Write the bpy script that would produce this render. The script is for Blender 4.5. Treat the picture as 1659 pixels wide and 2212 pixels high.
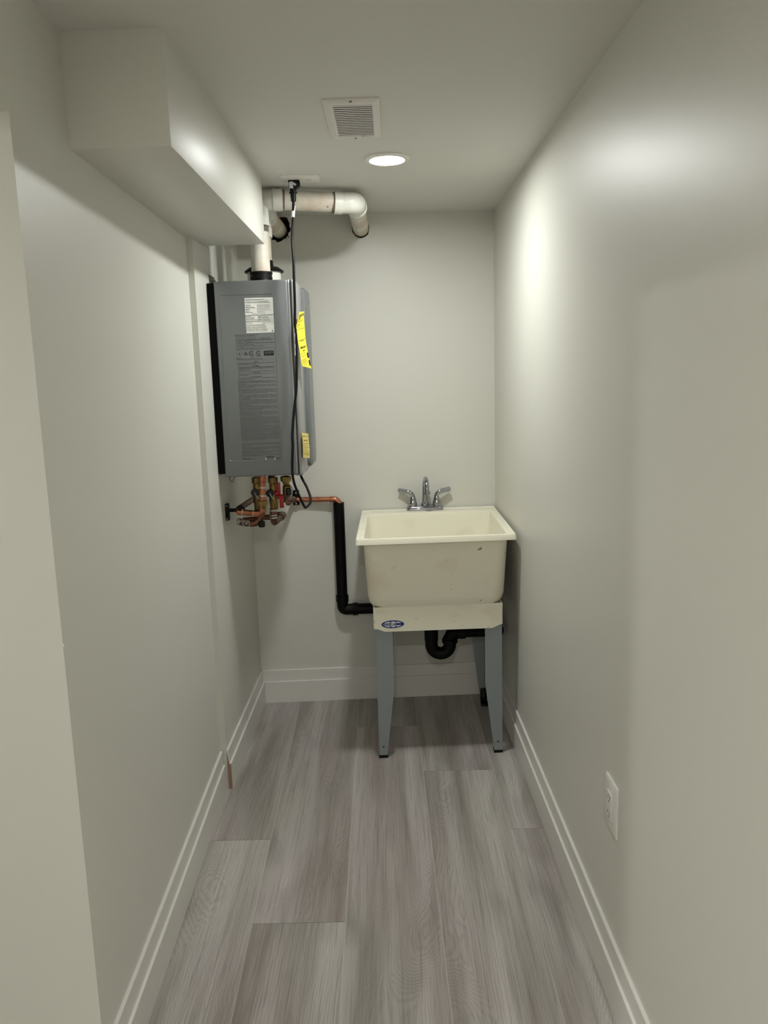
import bpy, bmesh, math, random
from mathutils import Vector, Matrix
random.seed(7)
for o in list(bpy.data.objects): bpy.data.objects.remove(o)
SC = bpy.context.scene; COL = SC.collection

# ------------------------------------------------------------------ camera
F, PITCH, YAW, ROLL, CH = 1719.92, 9.6669, -0.76, -1.6898, 1.4545
p, y, r = map(math.radians, (PITCH, YAW, ROLL))
FWD = Vector((math.sin(y)*math.cos(p), math.cos(y)*math.cos(p), -math.sin(p)))
RT = Vector((math.cos(y), -math.sin(y), 0)); DN = FWD.cross(RT)
R2 = math.cos(r)*RT - math.sin(r)*DN; D2 = math.sin(r)*RT + math.cos(r)*DN
CO = Vector((0, 0, CH))
cam = bpy.data.objects.new('camera', bpy.data.cameras.new('camera')); COL.objects.link(cam)
m = Matrix((R2, -D2, -FWD)).transposed().to_4x4(); m.translation = CO
cam.matrix_world = m
cam.data.sensor_fit = 'VERTICAL'; cam.data.sensor_height = 36; cam.data.lens = F*36/2212
cam.data.clip_start = .02
SC.camera = cam
def at(px, py, Y):
    v = FWD + (px-829.5)/F*R2 + (py-1106)/F*D2
    return CO + v*(Y/v.y)

# ------------------------------------------------------------------ world, exposure, area lights
w = bpy.data.worlds.new('world'); SC.world = w; w.use_nodes = True
w.node_tree.nodes['Background'].inputs[0].default_value = (.9, .93, 1, 1)
w.node_tree.nodes['Background'].inputs[1].default_value = 0.3
SC.view_settings.view_transform = 'Standard'; SC.view_settings.look = 'None'
SC.view_settings.gamma = 1; SC.view_settings.use_curve_mapping = False
SC.view_settings.exposure = 0.79
LAMP = 212.0       # emission of the downlight in view
HALL_FILL = 470.0        # added fill downlight, unseen behind the camera
PASS = 300.0       # downlight of the side passage

# ------------------------------------------------------------------ room numbers
ZC = 2.1224; YB0 = 3.477; SK = .0481
def YB(x): return YB0 + SK*x
def XR(yy): return .4489 - .0185*(yy-3.5)
XL = -.625; PY = 2.66
def XF(yy): return -.643 - .0297*(yy-2.6)
OY, OZ = 1.376, 1.896
BX, BY0, BY1, BZ = -.4166, 1.65, 2.823, 1.9097
REAR = -1.6; BH, BS, BT = .152, .0995, .015

# ------------------------------------------------------------------ materials
def lin(c):
    return tuple((v/12.92 if v <= .04045 else ((v+.055)/1.055)**2.4) for v in (x/255 for x in c)) + (1,)
def mat(name, rgb, rough=.5, metal=0, spec=.5, bump=None, vary=None, emit=None, coat=0):
    m = bpy.data.materials.new(name); m.use_nodes = True
    nt = m.node_tree; b = nt.nodes['Principled BSDF']
    b.inputs['Base Color'].default_value = lin(rgb); b.inputs['Roughness'].default_value = rough
    b.inputs['Metallic'].default_value = metal; b.inputs['Specular IOR Level'].default_value = spec
    b.inputs['Coat Weight'].default_value = coat
    tc = nt.nodes.new('ShaderNodeTexCoord')
    if bump:
        n = nt.nodes.new('ShaderNodeTexNoise'); n.inputs['Scale'].default_value = bump[0]; n.inputs['Detail'].default_value = 3
        k = nt.nodes.new('ShaderNodeBump'); k.inputs['Strength'].default_value = bump[1]; k.inputs['Distance'].default_value = .002
        nt.links.new(tc.outputs['Object'], n.inputs['Vector']); nt.links.new(n.outputs[0], k.inputs['Height'])
        nt.links.new(k.outputs[0], b.inputs['Normal'])
    if vary:   # (scale, rgb2, from, to)
        n = nt.nodes.new('ShaderNodeTexNoise'); n.inputs['Scale'].default_value = vary[0]; n.inputs['Detail'].default_value = 4
        mr = nt.nodes.new('ShaderNodeMapRange'); mr.inputs[1].default_value = vary[2]; mr.inputs[2].default_value = vary[3]
        mx = nt.nodes.new('ShaderNodeMix'); mx.data_type = 'RGBA'
        mx.inputs[6].default_value = lin(rgb); mx.inputs[7].default_value = lin(vary[1])
        nt.links.new(tc.outputs['Object'], n.inputs['Vector']); nt.links.new(n.outputs[0], mr.inputs[0])
        nt.links.new(mr.outputs[0], mx.inputs[0]); nt.links.new(mx.outputs[2], b.inputs['Base Color'])
    if emit:
        b.inputs['Emission Color'].default_value = emit[0]; b.inputs['Emission Strength'].default_value = emit[1]
    return m
M = {}
M['wall'] = mat('satin_wall_paint', (214, 213, 204), .42, bump=(160, .04), spec=.42)
M['ceil'] = mat('ceiling_paint', (213, 212, 205), .55, bump=(90, .05), spec=.3)
M['trim'] = mat('white_trim_paint', (222, 220, 214), .35)
M['cut'] = mat('raw_fibreboard', (156, 130, 114), .9, vary=(24, (206, 198, 188), .56, .62))
M['raw'] = mat('torn_drywall', (120, 92, 70), .95, vary=(80, (40, 30, 24), .4, .6))
M['cav'] = mat('dark_wall_cavity', (22, 20, 18), .95)
M['grout'] = mat('plank_joint', (196, 190, 180), .8)
M['plastic'] = mat('white_plastic', (226, 224, 218), .35)
M['slot'] = mat('dark_slot', (30, 29, 28), .6)
M['vent'] = mat('vent_enamel', (222, 217, 212), .4)
M['screw'] = mat('screw_steel', (110, 108, 104), .4, .8)
M['pvc'] = mat('white_pvc', (222, 218, 206), .38, vary=(9, (204, 188, 168), .42, .62))
M['pvcf'] = mat('white_pvc_fitting', (228, 227, 218), .3)
M['smear'] = mat('adhesive_smear', (112, 98, 86), .6)
M['rubber'] = mat('black_rubber', (8, 8, 9), .5, spec=.25)
M['abs'] = mat('black_abs', (3, 3, 3), .5, spec=.18)
M['grey'] = mat('grey_painted_steel', (122, 125, 126), .36, metal=.35, bump=(420, .02))
M['greyl'] = mat('light_grey_cover', (158, 158, 158), .34, metal=.35)
M['greyd'] = mat('dark_grey_gasket', (62, 65, 66), .45)
M['back'] = mat('black_back_panel', (4, 4, 4), .7, spec=.15)
M['label'] = mat('white_label', (238, 239, 233), .45)
M['ink'] = mat('black_ink', (16, 17, 18), .5)
M['inkg'] = mat('grey_ink', (70, 72, 72), .5)
M['yellow'] = mat('yellow_card', (226, 212, 64), .55)
M['yellow2'] = mat('pale_yellow_card', (214, 196, 112), .55)
M['red'] = mat('red_plastic', (160, 12, 24), .4)
M['knob'] = mat('dark_blue_plastic', (16, 20, 24), .45)
M['clear'] = mat('pale_plastic_strap', (190, 192, 196), .4)
M['copper'] = mat('copper', (182, 118, 90), .27, .95, vary=(30, (132, 78, 56), .45, .7))
M['copperd'] = mat('weathered_copper', (126, 88, 68), .42, .8, vary=(40, (76, 56, 46), .4, .65))
M['brass'] = mat('brass', (142, 118, 72), .38, .9, vary=(50, (88, 76, 46), .45, .7))
M['solder'] = mat('solder', (200, 198, 190), .4, .6)
M['scale'] = mat('flux_crust', (170, 160, 150), .9, vary=(120, (70, 50, 42), .45, .58))
M['chrome'] = mat('chrome', (168, 170, 176), .08, 1)
M['legm'] = mat('galvanised_grey_leg', (142, 150, 152), .42, .25, bump=(300, .03))
M['blue'] = mat('sticker_blue', (14, 38, 120), .4)
M['stw'] = mat('sticker_white', (214, 216, 220), .4)
M['tub'] = mat('tub_polypropylene', (238, 234, 214), .42, bump=(200, .03))
M['lens'] = mat('downlight_lens', (255, 255, 255), .5, emit=((1, 1.02, 1.0, 1), LAMP))
M['lens_fill'] = mat('hall_fill_lens', (255, 255, 255), .5, emit=((1, .985, .96, 1), HALL_FILL))
M['lens3'] = mat('passage_lens', (255, 255, 255), .5, emit=((1, .985, .96, 1), PASS))

def stained_tub():
    m = M['tub']; nt = m.node_tree; b = nt.nodes['Principled BSDF']; L = nt.links.new
    tc = nt.nodes.new('ShaderNodeTexCoord')
    mp = nt.nodes.new('ShaderNodeMapping'); mp.inputs['Scale'].default_value = (1, 1, 1.6)
    L(tc.outputs['Object'], mp.inputs[0])
    prev = None
    for sc, lo, hi, col in ((5.5, .60, .95, (222, 204, 182)), (60, .755, .79, (150, 126, 96)), (16, .70, .90, (206, 190, 162))):
        n = nt.nodes.new('ShaderNodeTexNoise'); n.inputs['Scale'].default_value = sc; n.inputs['Detail'].default_value = 2
        mr = nt.nodes.new('ShaderNodeMapRange'); mr.inputs[1].default_value = lo; mr.inputs[2].default_value = hi
        mx = nt.nodes.new('ShaderNodeMix'); mx.data_type = 'RGBA'
        L(mp.outputs[0], n.inputs['Vector']); L(n.outputs[0], mr.inputs[0]); L(mr.outputs[0], mx.inputs[0])
        if prev: L(prev, mx.inputs[6])
        else: mx.inputs[6].default_value = lin((238, 234, 214))
        mx.inputs[7].default_value = lin(col); prev = mx.outputs[2]
    L(prev, b.inputs['Base Color'])
stained_tub()

def oak():
    m = bpy.data.materials.new('grey_oak_plank'); m.use_nodes = True; nt = m.node_tree; L = nt.links.new
    b = nt.nodes['Principled BSDF']; b.inputs['Roughness'].default_value = .42; b.inputs['Specular IOR Level'].default_value = .4
    N = nt.nodes.new
    tc = N('ShaderNodeTexCoord'); oi = N('ShaderNodeObjectInfo')
    off = N('ShaderNodeVectorMath'); off.operation = 'SCALE'; off.inputs[0].default_value = (7.3, 11.1, 3.7)
    L(oi.outputs['Random'], off.inputs['Scale'])
    add = N('ShaderNodeVectorMath'); add.operation = 'ADD'; L(tc.outputs['Object'], add.inputs[0]); L(off.outputs[0], add.inputs[1])
    def noise(scale, sx, sy, detail=2, rough=.5, dist=0):
        mp = N('ShaderNodeMapping'); mp.inputs['Scale'].default_value = (sx, sy, 1); L(add.outputs[0], mp.inputs[0])
        n = N('ShaderNodeTexNoise'); n.inputs['Scale'].default_value = scale; n.inputs['Detail'].default_value = detail
        n.inputs['Roughness'].default_value = rough; n.inputs['Distortion'].default_value = dist; L(mp.outputs[0], n.inputs['Vector'])
        return n.outputs[0]
    def math_(op, a, b_):
        k = N('ShaderNodeMath'); k.operation = op
        for i, v in enumerate((a, b_)):
            if v is None: continue
            if isinstance(v, (int, float)): k.inputs[i].default_value = v
            else: L(v, k.inputs[i])
        return k.outputs[0]
    def rng(v, a, b_, c=0., d=1.):
        k = N('ShaderNodeMapRange'); k.inputs[1].default_value = a; k.inputs[2].default_value = b_
        k.inputs[3].default_value = c; k.inputs[4].default_value = d; L(v, k.inputs[0]); return k.outputs[0]
    def mix(f, a, b_):
        k = N('ShaderNodeMix'); k.data_type = 'RGBA'; L(f, k.inputs[0])
        for i, v in ((6, a), (7, b_)):
            if isinstance(v, tuple): k.inputs[i].default_value = v
            else: L(v, k.inputs[i])
        return k.outputs[2]
    warp = noise(1, 4.6, 2.3, 1.5, .5, .3)          # warps the straight grain into knots and cathedrals
    mask = rng(noise(1, 3.1, 1.3, 1, .5), .50, .66)
    fine = noise(1, 60, 5, 3, .6)
    sx = N('ShaderNodeSeparateXYZ'); L(add.outputs[0], sx.inputs[0])
    drift = noise(1, 2.0, .8, 1, .5)
    ph = math_('ADD', math_('MULTIPLY', sx.outputs[0], 820), math_('MULTIPLY', drift, 80))
    ph = math_('ADD', ph, math_('MULTIPLY', math_('MULTIPLY', warp, mask), 190))
    ph = math_('ADD', ph, math_('MULTIPLY', fine, 17))
    rings = math_('SINE', ph, None)
    rings = math_('POWER', rng(rings, -1, 1), 2.2)
    grain2 = noise(1, 150, 3.2, 2, .6)
    tone = noise(1, 11, .6, 2, .5, .4)               # broad light and dark streaks
    fibre = noise(1, 420, 9, 2, .6)
    hue = noise(1, 3.1, 1.1, 1, .5)
    knot = noise(1, 8, 1.9, 2, .5, .6)
    c = mix(rng(tone, .34, .66), lin((130, 125, 117)), lin((194, 190, 184)))
    c = mix(rng(hue, .40, .62), c, mix(rng(tone, .34, .66), lin((138, 127, 122)), lin((192, 184, 183))))
    c = mix(math_('MULTIPLY', rng(knot, .56, .76), .5), c, lin((104, 96, 88)))
    c = mix(math_('MULTIPLY', rings, .27), c, lin((102, 95, 88)))
    c = mix(math_('MULTIPLY', rng(grain2, .5, .72), .40), c, lin((100, 93, 86)))
    c = mix(math_('MULTIPLY', rng(fibre, .35, .75), .30), c, lin((186, 181, 174)))
    L(c, b.inputs['Base Color'])
    bp = N('ShaderNodeBump'); bp.inputs['Strength'].default_value = .18; bp.inputs['Distance'].default_value = .001
    L(math_('ADD', fibre, math_('MULTIPLY', rings, .4)), bp.inputs['Height']); L(bp.outputs[0], b.inputs['Normal'])
    return m
M['oak'] = oak()

# ------------------------------------------------------------------ object helpers
WORG = {}
def link(o, parent, org):
    COL.objects.link(o); WORG[o.name] = Vector(org)
    if parent: o.parent = parent; o.location = Vector(org) - WORG[parent.name]
    else: o.location = Vector(org)
    return o
def props(o, label=None, cat=None, group=None, kind=None):
    for k, v in (('label', label), ('category', cat), ('group', group), ('kind', kind)):
        if v: o[k] = v
    return o
def thing(name, label, cat, loc, group=None):
    o = bpy.data.objects.new(name, None); o.empty_display_size = .05
    return props(link(o, None, loc), label, cat, group)
def obj(name, bm, m, parent=None, label=None, cat=None, group=None, kind=None, smooth=True, bevel=0, seg=2):
    if bevel:
        bmesh.ops.bevel(bm, geom=bm.edges[:], offset=bevel, segments=seg, affect='EDGES', profile=.5, clamp_overlap=True)
    lo = Vector((min(v.co[i] for v in bm.verts) for i in range(3))); hi = Vector((max(v.co[i] for v in bm.verts) for i in range(3)))
    org = Vector(((lo.x+hi.x)/2, (lo.y+hi.y)/2, lo.z))
    for v in bm.verts: v.co -= org
    bmesh.ops.recalc_face_normals(bm, faces=bm.faces[:])
    me = bpy.data.meshes.new(name); 
    if smooth:
        for f in bm.faces: f.smooth = True
        for e in bm.edges:
            if len(e.link_faces) == 2 and e.calc_face_angle(0) > .6: e.smooth = False
    bm.to_mesh(me); bm.free()
    for mm in (m if isinstance(m, (list, tuple)) else [m]): me.materials.append(mm)
    o = bpy.data.objects.new(name, me)
    return props(link(o, parent, org), label, cat, group, kind)
def struct(name, bm, m, parent=None, **k):
    return obj(name, bm, m, parent, kind=None if parent else 'structure', **k)
def B(): return bmesh.new()
def hexa(bm, pts):           # 8 corners: bottom 4 (ccw) then top 4
    v = [bm.verts.new(q) for q in pts]
    fs = [bm.faces.new([v[i] for i in f]) for f in ((3, 2, 1, 0), (4, 5, 6, 7), (0, 1, 5, 4), (1, 2, 6, 5), (2, 3, 7, 6), (3, 0, 4, 7))]
    return fs
def box(bm, x0, x1, y0, y1, z0, z1):
    return hexa(bm, [(x0, y0, z0), (x1, y0, z0), (x1, y1, z0), (x0, y1, z0), (x0, y0, z1), (x1, y0, z1), (x1, y1, z1), (x0, y1, z1)])
def prism(bm, poly, off, mi=0):   # poly: 3D points, extruded by vector off
    a = [bm.verts.new(q) for q in poly]; b_ = [bm.verts.new(Vector(q)+Vector(off)) for q in poly]
    n = len(a); fs = [bm.faces.new(a[::-1]), bm.faces.new(b_)]
    fs += [bm.faces.new([a[i], a[(i+1) % n], b_[(i+1) % n], b_[i]]) for i in range(n)]
    for f in fs: f.material_index = mi
    return fs
def fillet(pts, rad, n=8):
    pts = [Vector(q) for q in pts]; out = [pts[0]]
    for i in range(1, len(pts)-1):
        a, b_, c = pts[i-1], pts[i], pts[i+1]; rr = rad[i-1] if isinstance(rad, (list, tuple)) else rad
        u = (a-b_).normalized(); w_ = (c-b_).normalized(); ang = u.angle(w_)
        t = min(rr/math.tan(ang/2), (a-b_).length*.49, (c-b_).length*.49)
        rr = t*math.tan(ang/2); bis = (u+w_).normalized(); cen = b_ + bis*(rr/math.sin(ang/2))
        s = (b_+u*t-cen); e = (b_+w_*t-cen); tot = s.angle(e); ax = s.cross(e).normalized()
        for k in range(n+1): out.append(cen + Matrix.Rotation(tot*k/n, 3, ax) @ s)
    out.append(pts[-1]); return out
def catmull(pts, n=6):
    pts = [Vector(q) for q in pts]; P = [pts[0]*2-pts[1]] + pts + [pts[-1]*2-pts[-2]]; out = []
    for i in range(1, len(P)-2):
        a, b_, c, d = P[i-1:i+3]
        for k in range(n):
            t = k/n; out.append(.5*((2*b_)+(c-a)*t+(2*a-5*b_+4*c-d)*t*t+(3*b_-a-3*c+d)*t**3))
    out.append(pts[-1]); return out
def tube(bm, pts, rad, seg=20, flat=1., up=None, mi=0):
    pts = [Vector(q) for q in pts]; n = len(pts); rings = []; fr = None
    for i, q in enumerate(pts):
        t = (pts[min(i+1, n-1)] - pts[max(i-1, 0)])
        if t.length < 1e-9: t = (pts[i]-pts[i-1]) if i else (pts[1]-pts[0])
        t.normalize()
        if fr is None:
            h = Vector(up) if up else (Vector((0, 0, 1)) if abs(t.z) < .9 else Vector((1, 0, 0)))
            fr = (h - t*h.dot(t)).normalized()
        else: fr = (fr - t*fr.dot(t)).normalized()
        sd = t.cross(fr); rr = rad[i] if isinstance(rad, (list, tuple)) else rad
        rings.append([bm.verts.new(q + fr*math.cos(a)*rr*flat + sd*math.sin(a)*rr) for a in (2*math.pi*k/seg for k in range(seg))])
    fs = []
    for a, b_ in zip(rings, rings[1:]):
        fs += [bm.faces.new([a[k], a[(k+1) % seg], b_[(k+1) % seg], b_[k]]) for k in range(seg)]
    fs += [bm.faces.new(rings[0][::-1]), bm.faces.new(rings[-1])]
    for f in fs: f.material_index = mi
    return bm
def lathe(bm, a, b_, prof, seg=28, mi=0):   # prof: (t along a->b in metres, radius); steps allowed
    a = Vector(a); d = (Vector(b_)-a).normalized(); h = Vector((0, 0, 1)) if abs(d.z) < .9 else Vector((1, 0, 0))
    u = (h-d*h.dot(d)).normalized(); s = d.cross(u); rings = []
    for t, rr in prof:
        rings.append([bm.verts.new(a+d*t+(u*math.cos(g)+s*math.sin(g))*rr) for g in (2*math.pi*k/seg for k in range(seg))])
    fs = []
    for p_, q in zip(rings, rings[1:]):
        fs += [bm.faces.new([p_[k], p_[(k+1) % seg], q[(k+1) % seg], q[k]]) for k in range(seg)]
    fs += [bm.faces.new(rings[0][::-1]), bm.faces.new(rings[-1])]
    for f in fs: f.material_index = mi
    return bm
def rrect(x0, x1, y0, y1, rad, n=6):
    out = []
    for cx, cy, a0 in ((x1-rad, y1-rad, 0), (x0+rad, y1-rad, 90), (x0+rad, y0+rad, 180), (x1-rad, y0+rad, 270)):
        for k in range(n+1):
            a = math.radians(a0+90*k/n); out.append((cx+rad*math.cos(a), cy+rad*math.sin(a)))
    return out
def loft(bm, rings, cap0=True, cap1=True):
    R_ = [[bm.verts.new(q) for q in rg] for rg in rings]; n = len(R_[0])
    for a, b_ in zip(R_, R_[1:]):
        for k in range(n): bm.faces.new([a[k], a[(k+1) % n], b_[(k+1) % n], b_[k]])
    if cap0: bm.faces.new(R_[0][::-1])
    if cap1: bm.faces.new(R_[-1])
    return bm
TEXTQ = []
def text_mesh(items, mapf, size_key=None):
    """items: (string, x, y(baseline), cap height, width or None, align) in 2D; mapf(x,y)->3D point. Returns a bmesh."""
    obs = []
    for it in items:
        cu = bpy.data.curves.new('txt', 'FONT'); cu.body = it[0]; cu.resolution_u = 1; cu.size = 1; cu.offset = .022 if it[3] < .004 else .012
        o = bpy.data.objects.new('txt', cu); COL.objects.link(o); obs.append(o)
    dg = bpy.context.evaluated_depsgraph_get(); bm = B()
    for it, o in zip(items, obs):
        me = bpy.data.meshes.new_from_object(o.evaluated_get(dg))
        if me.vertices:
            xs = [v.co.x for v in me.vertices]; x0, x1 = min(xs), max(xs)
            sy = it[3]/.70; sx = (it[4]/(x1-x0)) if it[4] else sy
            wdt = (x1-x0)*sx; al = it[5] if len(it) > 5 else 'L'
            ox = it[1] - (wdt/2 if al == 'C' else 0)
            vs = [bm.verts.new(mapf(ox+(v.co.x-x0)*sx, it[2]+v.co.y*sy)) for v in me.vertices]
            for f in me.polygons:
                try: bm.faces.new([vs[i] for i in f.vertices])
                except ValueError: pass
        bpy.data.meshes.remove(me)
    for o in obs:
        c = o.data; bpy.data.objects.remove(o); bpy.data.curves.remove(c)
    return bm

# ================================================================== SETTING
bm = B(); box(bm, -2.3, .7, REAR-.1, 3.7, -.06, -.0012); flr = struct('floor', bm, M['grout'])
SE = [lambda yy: -.690-.025*(yy-2.5), lambda yy: -.430-.0245*(yy-2.5), lambda yy: -.1715-.0155*(yy-2.5), lambda yy: .0855-.0167*(yy-2.5), lambda yy: .3455-.0105*(yy-2.5)]
SE = [lambda yy, k=k: -.690-.26*k-.025*(yy-2.5) for k in range(6, 0, -1)] + SE + [lambda yy: .606-.010*(yy-2.5)]
ST = [.9, 1.6, .3, 1.3, .7, 1.1, 2.34, 1.94, 3.157, 2.765, 2.37]
g = .0009
for i in range(len(SE)-1):
    ya = ST[i]; cuts = sorted({round(ya+1.8*k, 4) for k in range(-3, 3)})
    cuts = [c for c in cuts if REAR < c < 3.6]; cuts = [REAR]+cuts+[3.6]
    for a, b_ in zip(cuts, cuts[1:]):
        l, r_ = SE[i], SE[i+1]; bm = B(); a += g; b_ -= g
        dz = random.uniform(-.0002, .0002)
        hexa(bm, [(l(a)+g, a, -.0018), (r_(a)-g, a, -.0018), (r_(b_)-g, b_, -.0018), (l(b_)+g, b_, -.0018),
                  (l(a)+g, a, dz), (r_(a)-g, a, dz), (r_(b_)-g, b_, dz), (l(b_)+g, b_, dz)])
        obj('plank', bm, M['oak'], flr, smooth=False)
bm = B(); box(bm, -2.3, .7, REAR-.1, 3.7, ZC, ZC+.1); struct('ceiling', bm, M['ceil'])
# right wall
bm = B(); a, b_ = REAR-.1, 3.7
hexa(bm, [(XR(a), a, 0), (XR(a)+.12, a, 0), (XR(b_)+.12, b_, 0), (XR(b_), b_, 0), (XR(a), a, ZC), (XR(a)+.12, a, ZC), (XR(b_)+.12, b_, ZC), (XR(b_), b_, ZC)])
struct('wall_right', bm, M['wall'])
# left wall: front run with the doorway, then the run that stands 18 mm proud
bm = B()
box(bm, -.78, XL, PY, 3.6, 0, ZC)
lft = struct('wall_left', bm, M['wall'])
bm = B(); prism(bm, [(x, yy, 0) for x, yy in ((XF(OY), OY), (-2.25, OY), (-2.25, OY+.12), (-.78, OY+.12), (-.78, PY), (XF(PY), PY))], (0, 0, ZC))
struct('wall_left_front', bm, M['wall'], smooth=False)
bm = B(); pt = [(XF(OY)-.12, .35), (XF(.35), .35), (XF(OY), OY), (XF(OY)-.12, OY)]
hexa(bm, [(x, yy, OZ) for x, yy in pt] + [(x, yy, ZC) for x, yy in pt])
struct('wall_header', bm, M['wall'])
bm = B(); pt = [(-.72, REAR), (XF(REAR), REAR), (XF(.35), .35), (-.72, .35)]
hexa(bm, [(x, yy, 0) for x, yy in pt] + [(x, yy, ZC) for x, yy in pt]); struct('wall_left_rear', bm, M['wall'])
bm = B(); box(bm, -2.25, -.72, -.05, .06, 0, ZC); box(bm, -2.25, -2.15, .06, OY, 0, ZC); struct('wall_passage_side', bm, M['wall'])
bm = B(); box(bm, -.8, .62, REAR-.1, REAR, 0, ZC); struct('wall_rear', bm, M['wall'])

q = at(134, 1391, OY); bm = B(); prism(bm, [(q.x-.004, OY-.0004, q.z+.008), (q.x-.001, OY-.0004, q.z+.003), (q.x+.0035, OY-.0004, q.z-.001), (q.x+.0045, OY-.0004, q.z-.006), (q.x+.001, OY-.0004, q.z-.003), (q.x-.003, OY-.0004, q.z+.002)], (0, -.0008, 0))
obj('paint_chip', bm, M['plastic'], bpy.data.objects['wall_left_front'], label='small white paint chip near the corner')
# bulkhead
bm = B(); pt = [(XF(BY0)-.01, BY0), (BX, BY0), (BX, BY1), (XL-.03, BY1)]
hexa(bm, [(x, yy, BZ) for x, yy in pt] + [(x, yy, ZC+.002) for x, yy in pt])
struct('trim_1', bm, M['wall'], bevel=.0015, seg=2).__setitem__('label', 'boxed bulkhead')

# back wall with the two rough holes for the vent pipes cut through it
HOLE = [Vector((-.1085, YB(-.1085), 2.066)), Vector((-.452, YB(-.452), 2.071))]
def wall_back():
    bm = B(); xa, xb = -.8, .62
    hexa(bm, [(xa, YB(xa), 0), (xb, YB(xb), 0), (xb, YB(xb)+.08, 0), (xa, YB(xa)+.08, 0), (xa, YB(xa), ZC), (xb, YB(xb), ZC), (xb, YB(xb)+.08, ZC), (xa, YB(xa)+.08, ZC)])
    o = struct('wall_back', bm, M['wall'], smooth=False)
    cutters = []
    rnd = random.Random(3)
    for h, rr, jit, n in ((HOLE[0], .0365, .0015, 40), (HOLE[1], .046, .006, 30)):
        bm = B(); pts = []
        for k in range(n):
            a = 2*math.pi*k/n; q = rr + rnd.uniform(-jit, jit)
            if h is HOLE[1]:
                q += .014*max(0, math.cos(a-math.radians(52)))**6 + .006*max(0, math.cos(a+math.radians(60)))**2
                if math.sin(a) > .3: q = min(q, .047/max(math.sin(a), .3))
            else: q += .002*max(0, -math.sin(a))
            pts.append((h.x+q*math.cos(a), h.y-.05, h.z+q*math.sin(a)))
        prism(bm, pts, (0, .2, 0)); bmesh.ops.recalc_face_normals(bm, faces=bm.faces[:])
        me = bpy.data.meshes.new('c'); bm.to_mesh(me); bm.free()
        c = bpy.data.objects.new('c', me); COL.objects.link(c); cutters.append(c)
        md = o.modifiers.new('b', 'BOOLEAN'); md.operation = 'DIFFERENCE'; md.object = c; md.solver = 'EXACT'
    me = bpy.data.meshes.new_from_object(o.evaluated_get(bpy.context.evaluated_depsgraph_get()))
    o.modifiers.clear(); o.data = me
    me.materials.clear(); me.materials.append(M['wall']); me.materials.append(M['raw'])
    for f in me.polygons:
        c = f.center + o.location
        f.material_index = 1 if (c.z > 1.97 and c.z < ZC-.004 and f.area < .004 and any((Vector((c.x, 0, c.z))-Vector((h.x, 0, h.z))).length < .09 for h in HOLE)) else 0
        f.use_smooth = False
    for c in cutters:
        bpy.data.objects.remove(c)
    bm = B(); box(bm, -.8, .62, 3.56, 3.60, 0, ZC); struct('sheathing', bm, M['cav'], o)
wall_back()

def baseboard(name, A, Bp, n, endcaps=None):      # A,Bp wall-line points (2D), n = direction into the room
    prof = [(0, 0), (BT, 0), (BT, BS-.001), (BT-.001, BS), (.0085, BS+.0012), (.008, BH-.0015), (.0065, BH), (0, BH)]
    bm = B(); n = Vector((n[0], n[1], 0)).normalized()
    q = [Vector((A[0], A[1], 0)) + n*a + Vector((0, 0, z)) for a, z in prof]
    prism(bm, q, (Bp[0]-A[0], Bp[1]-A[1], 0)); return struct(name, bm, M['trim'], smooth=False)
baseboard('baseboard_right', (XR(REAR), REAR), (XR(YB(.45)), YB(.45)), (-1, 0))
baseboard('baseboard_back', (XL, YB(XL)), (.455, YB(.455)), (SK, -1))
bl = baseboard('baseboard_left', (XL, PY+.001), (XL, YB(XL)), (1, 0))
bm = B(); prism(bm, [(XL+a, PY+.001, z) for a, z in ((.0005, .003), (BT-.0003, .003), (BT-.0004, BS-.001), (.0083, BS+.001), (.0008, BH-.004))], (0, -.0008, 0))
obj('raw_board_end', bm, M['cut'], bl, label='bare brown fibreboard end of the board')
baseboard('baseboard_left_front', (XF(OY), OY), (XF(PY), PY-.006), (1, .03))
baseboard('baseboard_left_rear', (XF(REAR), REAR), (XF(.35), .35), (1, .03))

# ================================================================== CEILING FITTINGS
def downlight(name, x, yy, lensmat, label, group=None):
    t = thing(name, label, 'light', (x, yy, ZC))
    bm = B(); rg = []
    for rr, z in ((.070, ZC), (.0705, ZC-.003), (.069, ZC-.005), (.056, ZC-.0085), (.0545, ZC-.008), (.0545, ZC)):
        rg.append([(x+rr*math.cos(a), yy+rr*math.sin(a), z) for a in (2*math.pi*k/48 for k in range(48))])
    loft(bm, rg, False, False); obj('trim_ring', bm, M['plastic'], t)
    bm = B(); rg = []
    for rr, z in ((.0545, ZC-.001), (.0543, ZC-.0055), (.050, ZC-.0062), (.03, ZC-.0066)):
        rg.append([(x+rr*math.cos(a), yy+rr*math.sin(a), z) for a in (2*math.pi*k/48 for k in range(48))])
    loft(bm, rg); obj('lens', bm, lensmat, t)
    return t
downlight('ceiling_light', .007, 2.625, M['lens'], 'round flush downlight glowing in the ceiling beside the vent grille')
downlight('ceiling_light', -.05, -.75, M['lens_fill'], 'added fill downlight in the ceiling behind the viewpoint')  # added out of view to raise the ambient light
downlight('ceiling_light', -1.62, 1.19, M['lens3'], 'round flush downlight in the ceiling of the side passage')

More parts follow.
